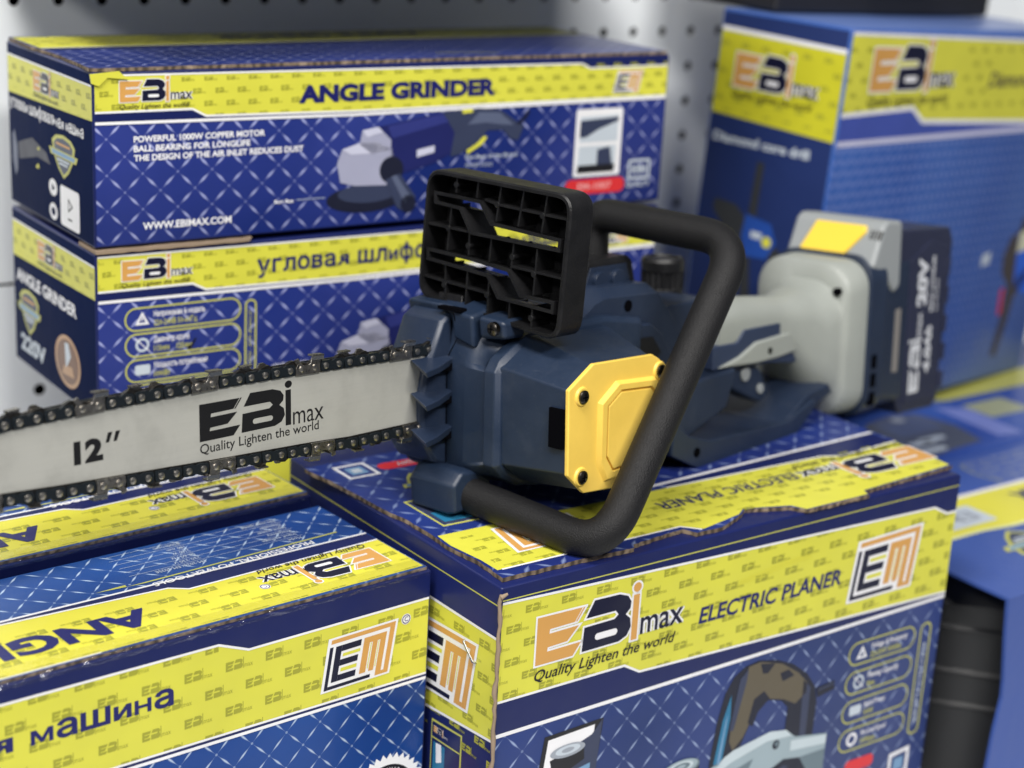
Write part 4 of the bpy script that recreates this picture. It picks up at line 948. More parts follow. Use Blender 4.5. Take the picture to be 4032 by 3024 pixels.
# ---- low wide cartons on the right
PR = frame(Vector((0.0005, 0.9682, 0)), Vector((0.7999, 0.6001, 0)), Vector((-0.6001, 0.7999, 0)), UPV)
def build_right():
    H = 203.0
    M4 = PR @ Matrix.Translation((.450, -.027, -.08))
    root = empty('tool_set_carton', M4); tag(root, 'low blue carton at the right edge with cut-open end around a black case', 'box', 'printed power tool cartons')
    bm = bmesh.new()
    TOPM = lattice('right_top_print', (0.020, 0.050, 0.26), (0.10, 0.16, 0.42), 18, 18, 0, 0, glow=(0.035, 0.085, 0.32), amt=.8)
    def panel(name, poly, axis, a0, a1, mat):
        b = bmesh.new(); prism(b, poly, axis, a0, a1); o_ = from_bm(name, b, mat, root, smooth=False); return o_
    panel('top_panel', [(0, 0), (455, 0), (455, 232), (0, 232)], 'z', H - 2.5, H, TOPM)
    panel('front_panel', [(0, H - 2.6), (3, H - 30), (9, H - 70), (10, H - 85), (6, H - 114), (0, 0), (455, 0), (455, H - 2.6)], 'y', 0, 3, TOPM)
    panel('back_panel', [(0, 0), (455, 0), (455, H - 2.6), (0, H - 2.6)], 'y', 229, 232, NAVY)
    panel('end_panel', [(3.2, 0), (228.8, 0), (228.8, H - 2.6), (3.2, H - 2.6)], 'x', 452, 455, NAVY)
    T = lambda u, v, h: (u, v, H + h)
    a = Art('lid_band', root, T)
    a.shape([[(20, 100), (90, 100), (122, 98), (150, 96), (454, 96), (454, 164), (20, 164)]], YELW, 1)
    a.add(stroke([(20, 163), (454, 163)], 5), WHT, 2); a.add(stroke([(20, 101), (90, 101.5), (124, 97), (454, 96)], 4), ink('soft_yellow_ink', (.72, .74, .35)), 2)
    a.shape([rrect(62, 112, 124, 146, 2, 3)], LGR, 3); a.add(fit_text('EM', 114, 74, 138, 18, bold=.3, rot=True), GRY, 4)
    a.add(stroke([(20, 100), (20, 164)], 1), WHT, 2)
    a.add(fit_text('ROTARY HAMMER', 400, 180, 148, 22, bold=.4, rot=True), TXN, 3)
    a.done()
    a = Art('lid_text', root, T)
    for i in range(5): a.add(fit_text(('Model EM-4013', 'Input power 1500 W', 'Impact rate 4000', 'Voltage 220-230 V', 'Frequency 50 Hz')[i], 300, 200, 178 + i * 10, 5, bold=.2, rot=True, res=1), GRY, 2)
    a.add(stroke([(198, 216), (193, 195), (200, 170)], 1.2), LINEY, 2)
    a.done()
    a = Art('shield_emblem', root, T); shield(a, 108, 66, 58, 50, rot=True, layer=2); a.done()
    # second carton behind
    r2 = empty('tool_set_carton', PR @ Matrix.Translation((.600, .209, -.08))); tag(r2, 'low blue carton with a picture of a drill bit set, under the tall drill carton', 'box', 'printed power tool cartons')
    carton_body(r2, 0, 470, 226, H, TOPM, NAVY, TOPM, r=1.5, emat=TOPM)
    a = Art('lid_picture', r2, T)
    a.shape([[(44, 8), (78, 14), (124, 18), (136, 60), (128, 104), (100, 112), (60, 104), (28, 84)]], ink('picture_charcoal_ink', (.085, .095, .12)), 1)
    a.shape([[(60, 60), (120, 60), (128, 104), (100, 110), (60, 100)]], GRYD, 2)
    for x, y in ((62, 40), (80, 44), (57, 22)): a.shape([rrect(x - 14, y - 5, x + 20, y + 4, 4)], LGR, 3)
    a.shape([rrect(88, 92, 104, 104, 5)], GRY, 3)
    a.add([(150, 20), (180, 16), (190, 90), (160, 110)], ink('lilac_stripe_ink', (.16, .20, .48)), 1); a.done()
    a = Art('lid_band', r2, T); a.shape([[(150, 132), (190, 118), (440, 118), (440, 160), (150, 160)]], ink('olive_yellow_ink', (.40, .40, .10)), 1); a.add([(190, 60), (250, 60), (250, 100), (190, 100)], ink('olive_patch_ink', (.3, .32, .2)), 1); a.done()
    # black ribbed case inside the open end
    bm = bmesh.new()
    prof = [(6, 10.5), (10, 112), (32, 119.5), (150, 119.5), (200, 112), (224, 105), (224, 4), (10, 4)]
    lv = [(x, z + 80 if z > 5 else 4) for x, z in [(0, 4), (0, -6), (0, 2), (-2, 3.2), (-2, 5.6), (0, 7), (0, 30), (-2.0, 31.5), (-2.0, 34), (0, 35.5), (0, 70), (-2, 71.5), (-2, 74), (0, 76), (0, 92), (14, 117)]][:1] + [(0, 72), (0, 82), (-2, 83.2), (-2, 85.6), (0, 87), (0, 110), (-2, 111.5), (-2, 114), (0, 115.5), (0, 147), (-2, 148.5), (-2, 151), (0, 152.5), (0, 170), (26, 198)]
    # end wall facing the opening, in horizontal facets
    ys = [6, 18, 60, 72, 200]
    for (x0, z0), (x1, z1) in zip(lv, lv[1:]):
        for y0, y1, dx in ((6, 17, 3), (17, 62, 0), (62, 66, 2), (66, 150, 0)):
            pass
    rings = []
    for x0, z in lv:
        q = x0 * .7; rings.append([(78 + q, 6 + q * .6, z), (52 + q, 22 + q, z), (14 + q, 66 + q, z), (6 + q, 90 + q, z), (6 + q, 200, z), (430, 222, z), (430, 6, z)])
    loft(bm, rings)
    for y in (58,):
        pass
    o = from_bm('plastic_case', bm, plain('case_black_moulded', (0.022, 0.023, 0.025), 0.33, bump=.25, bscale=900), bevel=1.6, seg=3); o.matrix_world = M4
    tag(o, 'black moulded plastic case with ribs inside the cut-open blue carton', 'case')
build_right()
# ------------------------------------------------------------------ the cordless chainsaw
def extrude2d(bm, loops, axis, a, b, mi=0):
    """filled 2-D outline(s) with holes, extruded between a and b along axis"""
    v, f = shape2d(loops)
    def P(p, t): return {'x': (t, p[0], p[1]), 'y': (p[0], t, p[1]), 'z': (p[0], p[1], t)}[axis]
    for t in (a, b):
        vv = [bm.verts.new(Vector(P(p, t)) * MM) for p in v]
        for q in f:
            try: bm.faces.new([vv[i] for i in q]).material_index = mi
            except ValueError: pass
    for lp in loops:
        A_ = [bm.verts.new(Vector(P(p, a)) * MM) for p in lp]; B_ = [bm.verts.new(Vector(P(p, b)) * MM) for p in lp]
        for i in range(len(lp)):
            j = (i + 1) % len(lp); bm.faces.new((A_[i], A_[j], B_[j], B_[i])).material_index = mi
    bmesh.ops.remove_doubles(bm, verts=bm.verts[:], dist=2e-6)
def wall2d(bm, pts, wd, axis, a, b):
    lp = stroke(pts, wd); prism(bm, lp, axis, a, b)

NB = plain('navy_moulded_plastic', (0.011, 0.022, 0.048), 0.44, bump=.12, bscale=1500, mottle=.16, mscale=26)
NB2 = plain('navy_moulded_plastic_smooth', (0.014, 0.024, 0.050), 0.40, bump=.06, bscale=1200, mottle=.12, mscale=20)
BK = plain('black_glass_filled_plastic', (0.008, 0.008, 0.009), 0.42, spec=.38, bump=.25, bscale=700, mottle=.25, mscale=60)
RB = plain('black_handle_rubber', (0.008, 0.008, 0.009), 0.52, bump=.6, bscale=1300, spec=.3)
YP = plain('yellow_moulded_plastic', (0.84, 0.575, 0.10), 0.42, bump=.12, bscale=1200, mottle=.05, mscale=40)
GP = plain('grey_grip_plastic', (0.285, 0.305, 0.285), 0.45, bump=.08, bscale=1200, mottle=.04)
GC = plain('grey_battery_plastic', (0.27, 0.29, 0.30), 0.45, bump=.1, bscale=1200)
SS = plain('dark_screw_steel', (0.10, 0.09, 0.08), 0.28, metal=1.0)
CB = plain('blued_chain_steel', (0.012, 0.017, 0.022), 0.36, metal=.4, bump=.2, bscale=1500)
CR = plain('bronze_cutter_steel', (0.36, 0.34, 0.31), 0.30, metal=1.0, bump=.3, bscale=900, mottle=.35, mscale=300)
CV = plain('rivet_steel', (0.50, 0.47, 0.42), 0.30, metal=1.0, bump=.2, bscale=1500, mottle=.2, mscale=400)
CE = plain('ground_edge_steel', (0.72, 0.72, 0.70), 0.18, metal=1.0)
CD = plain('drive_link_steel', (0.08, 0.075, 0.07), 0.4, metal=1.0)
HOLE = plain('painted_recess_black', (0.003, 0.003, 0.004), 1.0, spec=0.0)  # for black solids whose colour stands in for shade inside slots and holes
BP = plain('black_bar_paint', (0.008, 0.008, 0.009), 0.35)
BT = plain('battery_navy_plastic', (0.022, 0.026, 0.055), 0.40, bump=.1, bscale=1200, mottle=.1)
WL = plain('white_pad_print', (0.62, 0.64, 0.68), 0.45)
LBL = plain('aluminium_rating_label', (0.30, 0.28, 0.26), 0.4, metal=.3)

def scuff(m):
    """pale dust and fine scratches over moulded plastic"""
    nt = m.node_tree; N = nt.nodes.new; L = nt.links.new; bs = nt.nodes['Principled BSDF']
    src = bs.inputs['Base Color'].links[0].from_socket
    tc = N('ShaderNodeTexCoord'); n = N('ShaderNodeTexNoise'); n.inputs['Scale'].default_value = 45; n.inputs['Detail'].default_value = 8; n.inputs['Roughness'].default_value = .75
    v = N('ShaderNodeTexNoise'); v.inputs['Scale'].default_value = 900; v.inputs['Detail'].default_value = 1
    mp = N('ShaderNodeMapping'); mp.inputs['Scale'].default_value = (40, 40, 900); mp.inputs['Rotation'].default_value = (.4, .7, .3); sc = N('ShaderNodeTexNoise'); sc.inputs['Scale'].default_value = 1; sc.inputs['Detail'].default_value = 2
    for q in (n, v): L(tc.outputs['Object'], q.inputs['Vector'])
    L(tc.outputs['Object'], mp.inputs[0]); L(mp.outputs[0], sc.inputs['Vector'])
    a = N('ShaderNodeMapRange'); a.inputs[1].default_value = .52; a.inputs[2].default_value = .72; a.inputs[4].default_value = .07; L(n.outputs['Fac'], a.inputs[0])
    b = N('ShaderNodeMapRange'); b.inputs[1].default_value = .70; b.inputs[2].default_value = .78; b.inputs[4].default_value = .20; L(v.outputs['Fac'], b.inputs[0])
    c = N('ShaderNodeMapRange'); c.inputs[1].default_value = .72; c.inputs[2].default_value = .80; c.inputs[4].default_value = .22; L(sc.outputs['Fac'], c.inputs[0])
    s1 = N('ShaderNodeMath'); s1.operation = 'MAXIMUM'; s2 = N('ShaderNodeMath'); s2.operation = 'MAXIMUM'
    L(a.outputs[0], s1.inputs[0]); L(b.outputs[0], s1.inputs[1]); L(s1.outputs[0], s2.inputs[0]); L(c.outputs[0], s2.inputs[1])
    mx = N('ShaderNodeMix'); mx.data_type = 'RGBA'; mx.inputs[7].default_value = (.16, .17, .19, 1); L(s2.outputs[0], mx.inputs[0]); L(src, mx.inputs[6]); L(mx.outputs[2], bs.inputs['Base Color'])
def build_saw():
    S = empty('chainsaw', frame(Vector((-0.0589, 1.0826, 0.3025)), Vector((0.6754, 0.7364, -0.0388)), Vector((-0.7366, 0.6712, -0.0829)), Vector((-0.0350, 0.0846, 0.9958))))
    tag(S, 'navy cordless chainsaw with black front handle and yellow side cover on the planer carton', 'chainsaw')
    def part(name, bm, mats, parent=S, **k): return from_bm(name, bm, mats, parent, **k)
    for m_ in (NB, NB2): scuff(m_)
    # guide bar
    topz = [(30, 21.8), (5, 22.4), (-63, 23.6), (-100, 24.6), (-165, 25.3), (-245, 24.8), (-298, 23.2), (-312, 21.4)]
    botz = [(30, -20.2), (-23, -20.2), (-60, -20.2), (-90, -18.5), (-164, -16.0), (-240, -12.7), (-267, -11.6), (-300, -9.6), (-312, -8.2)]
    nc, nr = (-316.5, 6.6), 15.2
    nose = [(nc[0] + nr * math.cos(math.radians(a)), nc[1] + nr * math.sin(math.radians(a))) for a in range(105, 256, 15)]
    bm = bmesh.new(); prism(bm, topz + nose + botz[::-1], 'y', 0, 1.5); part('guide_bar', bm, BARSTEEL, bevel=.25)
    Tb = lambda x, z, h: (x, -h, z)
    a = Art('bar_print', S, Tb); a.LIFT = .04
    for me, key in logo(True, False):
        if key == 'X': continue
        a.add(xf(me, lambda x, y: (-173.3 + x * .835, -4.1 + y * .685)), BARSTEEL if key == 'S' else BP, 2 if key == 'S' else 1)
    a.add(fit_text('max', -104.5, -80.5, -5.2, 7.6, lower=True, bold=.0), BP, 1)
    a.add(fit_text('Quality Lighten the world', -173.2, -84.4, -11.2, 5.6, bold=.08), BP, 1)
    a.done(); a = Art('bar_size_print', S, Tb); a.LIFT = .04
    a.add(fit_text('12', -256.5, -238, -2.6, 13.0, bold=.55), BP, 1)
    for x in (-236.2, -231.2): a.add([(x, 6.6), (x + 2.2, 6.6), (x + 4.6, 12.2), (x + 1.6, 12.2)], BP, 1)
    a.done()
    # chain: rivet line along the top, around the nose, back along the bottom
    rt = [(60, 25.6), (5, 25.9), (-63, 27.4), (-100, 28.4), (-165, 29.1), (-245, 28.6), (-298, 27.0), (-311, 25.3)]
    rbm = [(60, -24.2), (-23, -24.2), (-60, -24.1), (-90, -22.3), (-164, -19.8), (-240, -16.5), (-267, -15.4), (-300, -13.4), (-311, -12.0)]
    rn_ = [(nc[0] + 19 * math.cos(math.radians(a_)), nc[1] + 19 * math.sin(math.radians(a_))) for a_ in range(105, 181, 10)]
    rn2 = [(nc[0] + 19 * math.cos(math.radians(a_)), nc[1] + 19 * math.sin(math.radians(a_))) for a_ in range(255, 181, -10)]
    def walker(pl):
        pl = [Vector(p) for p in pl]; L = [0]
        for p, q in zip(pl, pl[1:]): L.append(L[-1] + (q - p).length)
        def at(s):
            s = max(0, min(L[-1] - 1e-6, s))
            for i in range(len(L) - 1):
                if s <= L[i + 1]: return pl[i].lerp(pl[i + 1], (s - L[i]) / (L[i + 1] - L[i]))
            return pl[-1]
        return at, L[-1]
    cb = bmesh.new(); cutters = []
    def run(pl, anchor_x, side):
        at, Ltot = walker(pl)
        s0 = next(s / 10 for s in range(0, int(Ltot * 10)) if at(s / 10).x <= anchor_x)   # rivet nearest the body of the anchor cutter
        k = 0; s = s0 % 76.2; n0 = 0
        idx = round((s - s0) / 76.2) * 4
        s = s0 - 76.2 * int(s0 / 76.2) - 76.2
        i = 0
        while s < Ltot - 10:
            if s > 2:
                A_, B_ = at(s), at(s + 10.3); t = (B_ - A_).normalized()
                nrm = Vector((t.y, -t.x)) if side > 0 else Vector((-t.y, t.x))
                f = lambda q, r: A_ + t * q + nrm * r
                kind = i % 4
                if kind == 0: cutters.append((A_, t, nrm, side))
                else:
                    strap = [(-3.9, -1.5), (-3.3, -3.1), (3.0, -3.3), (5.15, -2.6), (7.3, -3.3), (13.6, -3.1), (14.2, -1.5), (14.2, 2.0), (13.2, 3.2), (7.3, 3.3), (5.15, 2.4), (3.0, 3.3), (-2.9, 3.2), (-3.9, 2.0)]
                    prism(cb, [tuple(f(*q)) for q in strap], 'y', -2.0, -0.75, 0)
                prism(cb, [tuple(f(*q)) for q in ((-3.9, -3.4), (14.2, -3.4), (14.2, 3.4), (-3.9, 3.4))], 'y', 2.3, 3.5, 0)
                if kind == 2:   # cutter of the far side rises behind
                    prism(cb, [tuple(f(*q)) for q in ((-4, 2), (-4.5, 5), (-2.5, 6.3), (.5, 6.2), (2, 3.8), (6, 3.4), (8, 4.8), (8.5, 6.4), (15.5, 6.2), (14.5, 2))], 'y', 2.3, 3.5, 2)
                    prism(cb, [tuple(f(*q)) for q in ((8.5, 5.9), (15.8, 5.7), (15.8, 6.7), (8.5, 6.9))], 'y', -.6, 3.6, 2)
                for q in (0, 10.3):   # rivets
                    c = f(q, 0); cyl(cb, (c.x, c.y), 2.15, 'y', -1.0, -2.5, 14, 1, 2.0); cyl(cb, (c.x, c.y), 2.0, 'y', -2.5, -2.85, 14, 1, 1.2)
                # drive link with a small ramp
                prism(cb, [tuple(f(*q)) for q in ((7.2, -3.8), (22.2, -3.8), (21.5, 3.2), (17.5, 4.9), (15, 5.1), (12, 3.2), (8, 3.2))], 'y', -.6, 2.2, 3)
                prism(cb, [tuple(f(*q)) for q in ((-6, -3.6), (8, -3.6), (7.5, 3.0), (-5.5, 3.0))], 'y', -.5, 2.1, 3)
            s += 19.05; i += 1
    run(rt + rn_, -164.9, 1)
    run(rbm + rn2, -153.3, -1)
    chain = part('saw_chain', cb, [CB, CV, CR, CD], smooth=True, angle=40)
    cutter_me = {}
    for A_, t, nrm, side in cutters:
        bm = bmesh.new()
        # on the way out (top) the tooth sits towards the body, on the way back towards the nose
        def f(q, r):
            return A_ + t * (q if side > 0 else 10.3 - q) + nrm * r
        body = [(-4.6, -3.6), (14.2, -3.8), (14.8, 0), (13.6, 3.0), (15.0, 3.4), (15.6, 5.6), (12.6, 6.6), (11.6, 4.2), (9.6, 2.4), (7, 1.6), (4.6, 1.8), (3.4, 2.8), (2.4, 5.6), (1.6, 6.9), (-4.8, 7.0), (-5.8, 5.6), (-4.4, 4.0), (-4.0, 0)]
        loft(bm, [[(f(*q).x, -2.1, f(*q).y) for q in body], [(f(*q).x, -0.7, f(*q).y) for q in body]])
        tp = [(-6.6, 6.4), (2.6, 6.7), (2.4, 7.7), (-6.8, 7.5)]
        loft(bm, [[(f(*q).x, -2.6, f(*q).y - 0) for q in tp], [(f(*q).x, 2.2, f(*q).y) for q in tp]])
        co = part('cutter', bm, CR, parent=chain, bevel=.2, seg=1)
        if side < 0 or True:
            bm = bmesh.new(); tq = [(-6.4, 4.4), (2.4, 4.6), (2.4, 6.9), (-6.4, 6.7)]
            loft(bm, [[(f(*q).x, -2.75, f(*q).y) for q in tq], [(f(*q).x, -2.2, f(*q).y) for q in tq]]); part('cutting_edge', bm, CE, parent=co, bevel=.1, seg=1) if False else part('cutting_edge', bm, CE, parent=chain, bevel=.1, seg=1)
    # body halves
    Oa = [(22, -56), (20, -50), (20, 18), (24, 30), (26, 40), (22, 53), (60, 56), (120, 54), (165, 48), (165, -60), (60, -66), (34, -62)]
    Ob = [(24, -52), (16.5, -44), (16.5, 17), (21.5, 24), (33, 31), (47, 38), (70, 41), (120, 41), (160, 35), (160, -58), (60, -64), (38, -60)]
    mix = lambda k: [tuple(Vector(p) * (1 - k) + Vector(q) * k) for p, q in zip(Oa, Ob)]
    ring = lambda pl, y: [(p[0], y, p[1]) for p in pl]
    bm = bmesh.new(); loft(bm, [ring(inset_poly(Oa, 3), 38), ring(Oa, 34), ring(Oa, -5), ring(mix(.35), -22), ring([(x + 3.0 if x < 60 else x, z) for x, z in mix(.95)], -40), ring([(x + 3.0 if x < 60 else x, z) for x, z in Ob], -42)])
    body = part('front_body', bm, NB, bevel=2.2, seg=3)
    bm = bmesh.new(); loft(bm, [ring(Ob, -41), ring(Ob, -50), ring(inset_poly(Ob, 3.2), -53.5)])
    part('flange', bm, NB, bevel=1.0, seg=3)
    nosep = [(26, 50), (15, 44), (8, 28), (1, 14), (-3, -4), (-2, -25), (3, -39), (10, -49), (26, -55)]
    bm = bmesh.new(); loft(bm, [ring(inset_poly(nosep, 2), 33), ring(nosep, 29), ring(nosep, -2.2), ring(inset_poly(nosep, 2.5), -4.6)])
    part('bar_cover', bm, NB2, bevel=1.2, seg=3)
    # raised cable-like rib and pocket on the upper front, parting seam
    bm = bmesh.new()
    loft(bm, [ring([(21.5, 28), (19.5, 49), (40, 54), (40, 28)], -27), ring([(20.5, 33), (18.8, 51), (40, 56), (40, 33)], -9)])
    part('guard_bracket', bm, NB, bevel=2.4, seg=3)
    bm = bmesh.new(); tube(bm, [(19.2, -5.4, z) for z in range(-50, 19, 6)] + [(20.5, -6, 22), (24, -8.5, 30), (25, -11, 37), (20.5, -12, 42), (17.6, -12, 50)], .32, 6)
    part('parting_seam', bm, HOLE)
    bm = bmesh.new(); box_bm(bm, 17.6, 24, -18, 2, 50.6, 52.8); part('latch_slot', bm, HOLE)
    def screw(x, y, z, axis, r=4.2):
        bm = bmesh.new()
        if axis == 'y':
            cyl(bm, (x, z), r, 'y', y + 2, y - 1.0, 24, 0, r); cyl(bm, (x, z), r, 'y', y - 1.0, y - 2.0, 24, 0, r * .7)
            for w_, h_ in ((r * .95, .75), (.75, r * .95)): box_bm(bm, x - w_ * .62, x + w_ * .62, y - 2.15, y - 1.9, z - h_ * .62, z + h_ * .62, 1)
        else:
            cyl(bm, (y, z), r, 'x', x + 2, x - 1.0, 24, 0, r); cyl(bm, (y, z), r, 'x', x - 1.0, x - 2.0, 24, 0, r * .7)
            for w_, h_ in ((r * .95, .75), (.75, r * .95)): box_bm(bm, x - 2.15, x - 1.9, y - w_ * .62, y + w_ * .62, z - h_ * .62, z + h_ * .62, 1)
        return part('screw', bm, [SS, HOLE], angle=40)
    screw(19.5, -45.5, 44.0, 'x', 4.4)
    bm = bmesh.new(); loft(bm, [ring([(25, 37), (23, 48.5), (44, 49), (44, 36)], -51), ring([(23, 35), (21, 50), (44, 52), (44, 34)], -30)]); part('screw_boss', bm, NB, bevel=3, seg=3)
    # spikes
    for z0 in (15.0, -6.5, -30.0):
        pts = [(-9, -.8), (-13, -12), (-17, -23), (-2, -19), (12, -13), (22, -9), (22, -.8)]
        bm = bmesh.new()
        top = [(x, y, z0 + 1.5 + 5 * (y + 30) / 30) for x, y in pts]; bot = [(x + (3 if x < 0 else 0), y + 1.0, z0 + 6.5 * (y + 30) / 30 - (3.2 if x < 5 else 4.5)) for x, y in pts]
        loft(bm, [top, bot]); part('bumper_spike', bm, NB2, bevel=.7)
        bm = bmesh.new(); box_bm(bm, 8, 19.4, -10, -4, z0 - 3.0, z0 + 1.5); part('spike_shade_block', bm, HOLE)  # solid black block, its colour stands for shade beside the spike
    # motor housing
    Hs = [(20, 20), (49, 37), (118, 35), (137, 23), (146, 12), (146, -48), (130, -60), (84, -67), (40, -56), (21, -42)]
    Pl = [(23, 14), (45, 27), (102, 25), (111, 19), (117, 11), (118, -41), (110, -50), (76, -54.5), (39, -52), (24, -39)]
    bm = bmesh.new(); loft(bm, [ring(Hs, -45), ring(Hs, -56), ring(Pl, -104.6)]); part('motor_housing', bm, NB, bevel=1.3, seg=3)
    bm = bmesh.new(); box_bm(bm, 20.5, 30, -104.0, -93, -23, 2); part('vent_slot', bm, HOLE)  # black insert set proud, painted as the shade of a slot
    Plo = [(22, 14.5), (44.5, 28), (102, 26.2), (110, 22), (118, 12), (119.5, -41.5), (110.5, -51.5), (76, -56), (38.5, -53.3), (23, -39.5)]
    bm = bmesh.new(); prism(bm, Plo, 'y', -104.4, -107.6); cov = part('yellow_cover', bm, YP, bevel=.9, seg=3)
    Qo = [(49, -36), (49, 3), (66, 14.6), (104, 12.2), (111, 6), (112, -36), (103, -46), (57, -49.5)]
    Qi = [(56, -33), (56, 0), (69, 8.4), (99, 6.4), (104.5, 1.5), (105.5, -32), (98, -40), (63, -43)]
    bm = bmesh.new(); oo, ii = inset_poly(Qo, 2.2), Qi
    n = len(Qo); loft(bm, [ring(Qo, -107.2), ring(oo, -110.6), ring(inset_poly(Qi, -.2), -110.6), ring(Qi, -108.4)], cap=False)
    extrude2d(bm, [inset_poly(Qi, .0)], 'y', -108.0, -108.6)
    part('cover_frame', bm, YP, parent=cov, bevel=.35, seg=2)
    bm = bmesh.new(); prism(bm, inset_poly(Qi, 1.3), 'y', -108.0, -110.4); part('cover_panel', bm, YP, parent=cov, bevel=.6, seg=2)
    for x, z in ((34, 9), (35, -42), (109.5, 14.5), (110.5, -43)):
        bm = bmesh.new(); cyl(bm, (x, z), 6.6, 'y', -107.2, -108.9, 28, 0, 5.6); part('screw_seat', bm, YP, parent=cov, bevel=.3, angle=20)
        screw(x, -109.0, z, 'y', 4.3)
    # upper body
    U = [(84, 5), (86, 34), (100, 38), (117, 48.5), (127, 51), (184, 49), (212, 17), (222, -8), (232, -40), (90, -50)]
    U2 = [(84, 5), (88, 40), (103, 44), (120, 54), (130, 57), (182, 55), (209, 22), (220, -6), (230, -40), (90, -50)]
    bm = bmesh.new(); loft(bm, [ring(U, -46), ring(U, -45), ring(U2, -36), ring(U2, 22), ring(U, 31)]); part('upper_body', bm, NB2, bevel=1.6, seg=3)
    bm = bmesh.new(); prism(bm, [(124, 20), (136, 30.5), (172, 29.5), (186, 20), (207, -10), (214, -44), (124, -44)], 'y', -45, -50); part('side_panel', bm, NB2, bevel=1.6, seg=3)
    bm = bmesh.new(); prism(bm, [(146, 17), (152, 21), (174, 20), (184, 8), (178, 4), (150, 6)], 'y', -49.8, -50.4); part('side_recess', bm, BK, bevel=.2)
    bm = bmesh.new(); cyl(bm, (151, 43.5), 4.0, 'y', -44, -46.5, 24); part('screw_hole', bm, HOLE)  # black disc proud of the side, coloured as a shaded hole
    bm = bmesh.new(); prism(bm, [(195, 30), (205, 36), (246, 37), (275, 32), (284, 4), (272, -34), (195, -60)], 'y', -38, 30); part('rear_body', bm, NB2, bevel=2, seg=3)
    bm = bmesh.new(); prism(bm, [(180, -20), (272, -16), (262, -44), (214, -60), (180, -64)], 'y', -52, 24); part('rear_base', bm, NB2, bevel=2.5, seg=3)
    # oil cap
    bm = bmesh.new(); ks = []
    n = 44
    def gear(r, d, z): return [(256 + (r + (d if k % 2 else 0)) * math.cos(2 * math.pi * k / n), 8 + (r + (d if k % 2 else 0)) * math.sin(2 * math.pi * k / n), z) for k in range(n)]
    loft(bm, [gear(15.6, 0, 34), gear(15.6, 0, 38), gear(14.4, 1.5, 38.5), gear(14.6, 1.5, 50.5), gear(16, 0, 51), gear(16.2, 0, 58), gear(14.8, 0, 60.8), gear(11.5, 0, 61), gear(11, 0, 59.6)])
    part('oil_cap', bm, BK, angle=25)
    # handle mount on top
    bm = bmesh.new(); loft(bm, [[(124, 22, 50), (124, -24, 50), (186, -24, 50), (186, 22, 50)], [(133, 14, 70), (133, -24, 70), (181, -24, 70), (181, 14, 70)], [(136, 12, 73), (136, -22, 73), (178, -22, 73), (178, 12, 73)]])
    mo = part('handle_clamp', bm, BK, bevel=1.6, seg=3)
    bm = bmesh.new(); prism(bm, [(129, 51), (136, 68), (174, 68), (180, 51)], 'y', -23.6, -24.6); part('clamp_face', bm, NB2, parent=mo, bevel=.4)
    for x in (144, 163):
        bm = bmesh.new(); cyl(bm, (x, 58.5), 6.6, 'y', -24, -28, 24); part('clamp_bolt', bm, NB2, parent=mo, bevel=.6)
    # front handle
    path = smooth_path([(168, 2, 62), (168, 2, 101), (170, -121, 93), (70, -123, -58), (56, -121, -77.5), (24, -22, -68)], [18, 34, 10, 24], 9)
    path = smooth_path([(168, 2, 62), (168, 2, 101), (170, -122, 94), (29, -134, -81.5), (22, -20, -68)], [18, 30, 30], 12)
    bm = bmesh.new(); tube(bm, path, 11.6, 28); part('front_handle', bm, RB, angle=80)
    bm = bmesh.new()
    sec = lambda y, k: [(4 + k, y, -79 + k), (3 + k, y, -58 - k), (12, y, -50 - k), (34 - k, y, -52 - k), (40 - k, y, -62), (38 - k, y, -78 + k)]
    loft(bm, [sec(14, 3), sec(10, 0), sec(-22, 0), sec(-28, 1.5)]); part('handle_socket', bm, NB, bevel=2.5, seg=3)
    # hand guard: open ribbed plate standing across the saw
    def rounded(pts, r, n=5):
        out = []; m = len(pts)
        for i in range(m):
            a_, p, b_ = Vector(pts[i - 1]), Vector(pts[i]), Vector(pts[(i + 1) % m]); q1 = p + (a_ - p).normalized() * r; q2 = p + (b_ - p).normalized() * r
            for k in range(n + 1):
                t = k / n; out.append(tuple(q1 * (1 - t) ** 2 + p * 2 * t * (1 - t) + q2 * t * t))
        return out
    G = rounded([(25.5, 138.5), (-99.5, 131.5), (-91, 40.5), (34.5, 53.5)], 13)
    s1 = [(17.1, 121.4), (-3.5, 120.4), (-21.2, 119.2), (-30.5, 106.4), (-88.0, 102.3), (-87.5, 98.5), (-14.3, 101.4), (-4.8, 116.0), (17.1, 117.9)]
    s2 = [(23.6, 84.1), (-11.6, 82.2), (-46.1, 78.8), (-56.7, 64.2), (-83.6, 63.5), (-83.2, 60.0), (-39.0, 63.1), (-29.8, 75.8), (23.6, 80.5)]
    Gi = inset_poly(G, 3.0)
    bm = bmesh.new(); x0, x1 = 30, 52
    loft(bm, [[(x1, *p) for p in inset_poly(G, 1.2)], [(x1 - 1.6, *p) for p in G], [(x0 + 1.2, *p) for p in G], [(x0, *p) for p in inset_poly(G, 1.0)], [(x0, *p) for p in Gi], [(x1 - 3, *p) for p in inset_poly(G, 3.4)]], cap=False)
    bk = lambda q: [(y - 3.0, z - 4.2) for y, z in q]
    extrude2d(bm, [inset_poly(G, 1.2), bk(s1), bk(s2)], 'x', x1 - 3, x1)
    guard = part('hand_guard', bm, BK, angle=28)
    for s_ in (s1, s2):
        bm = bmesh.new()
        oL, iL = inset_poly(s_, -2.4), inset_poly(s_, -.15)
        loft(bm, [[(x1 - 2.9, *p) for p in bk(oL)], [(x0 + .6, *p) for p in oL], [(x0 + .6, *p) for p in iL], [(x1 - 2.9, *p) for p in bk(iL)]], cap=False); part('slot_wall', bm, BK, parent=guard, smooth=False)
    bm = bmesh.new()
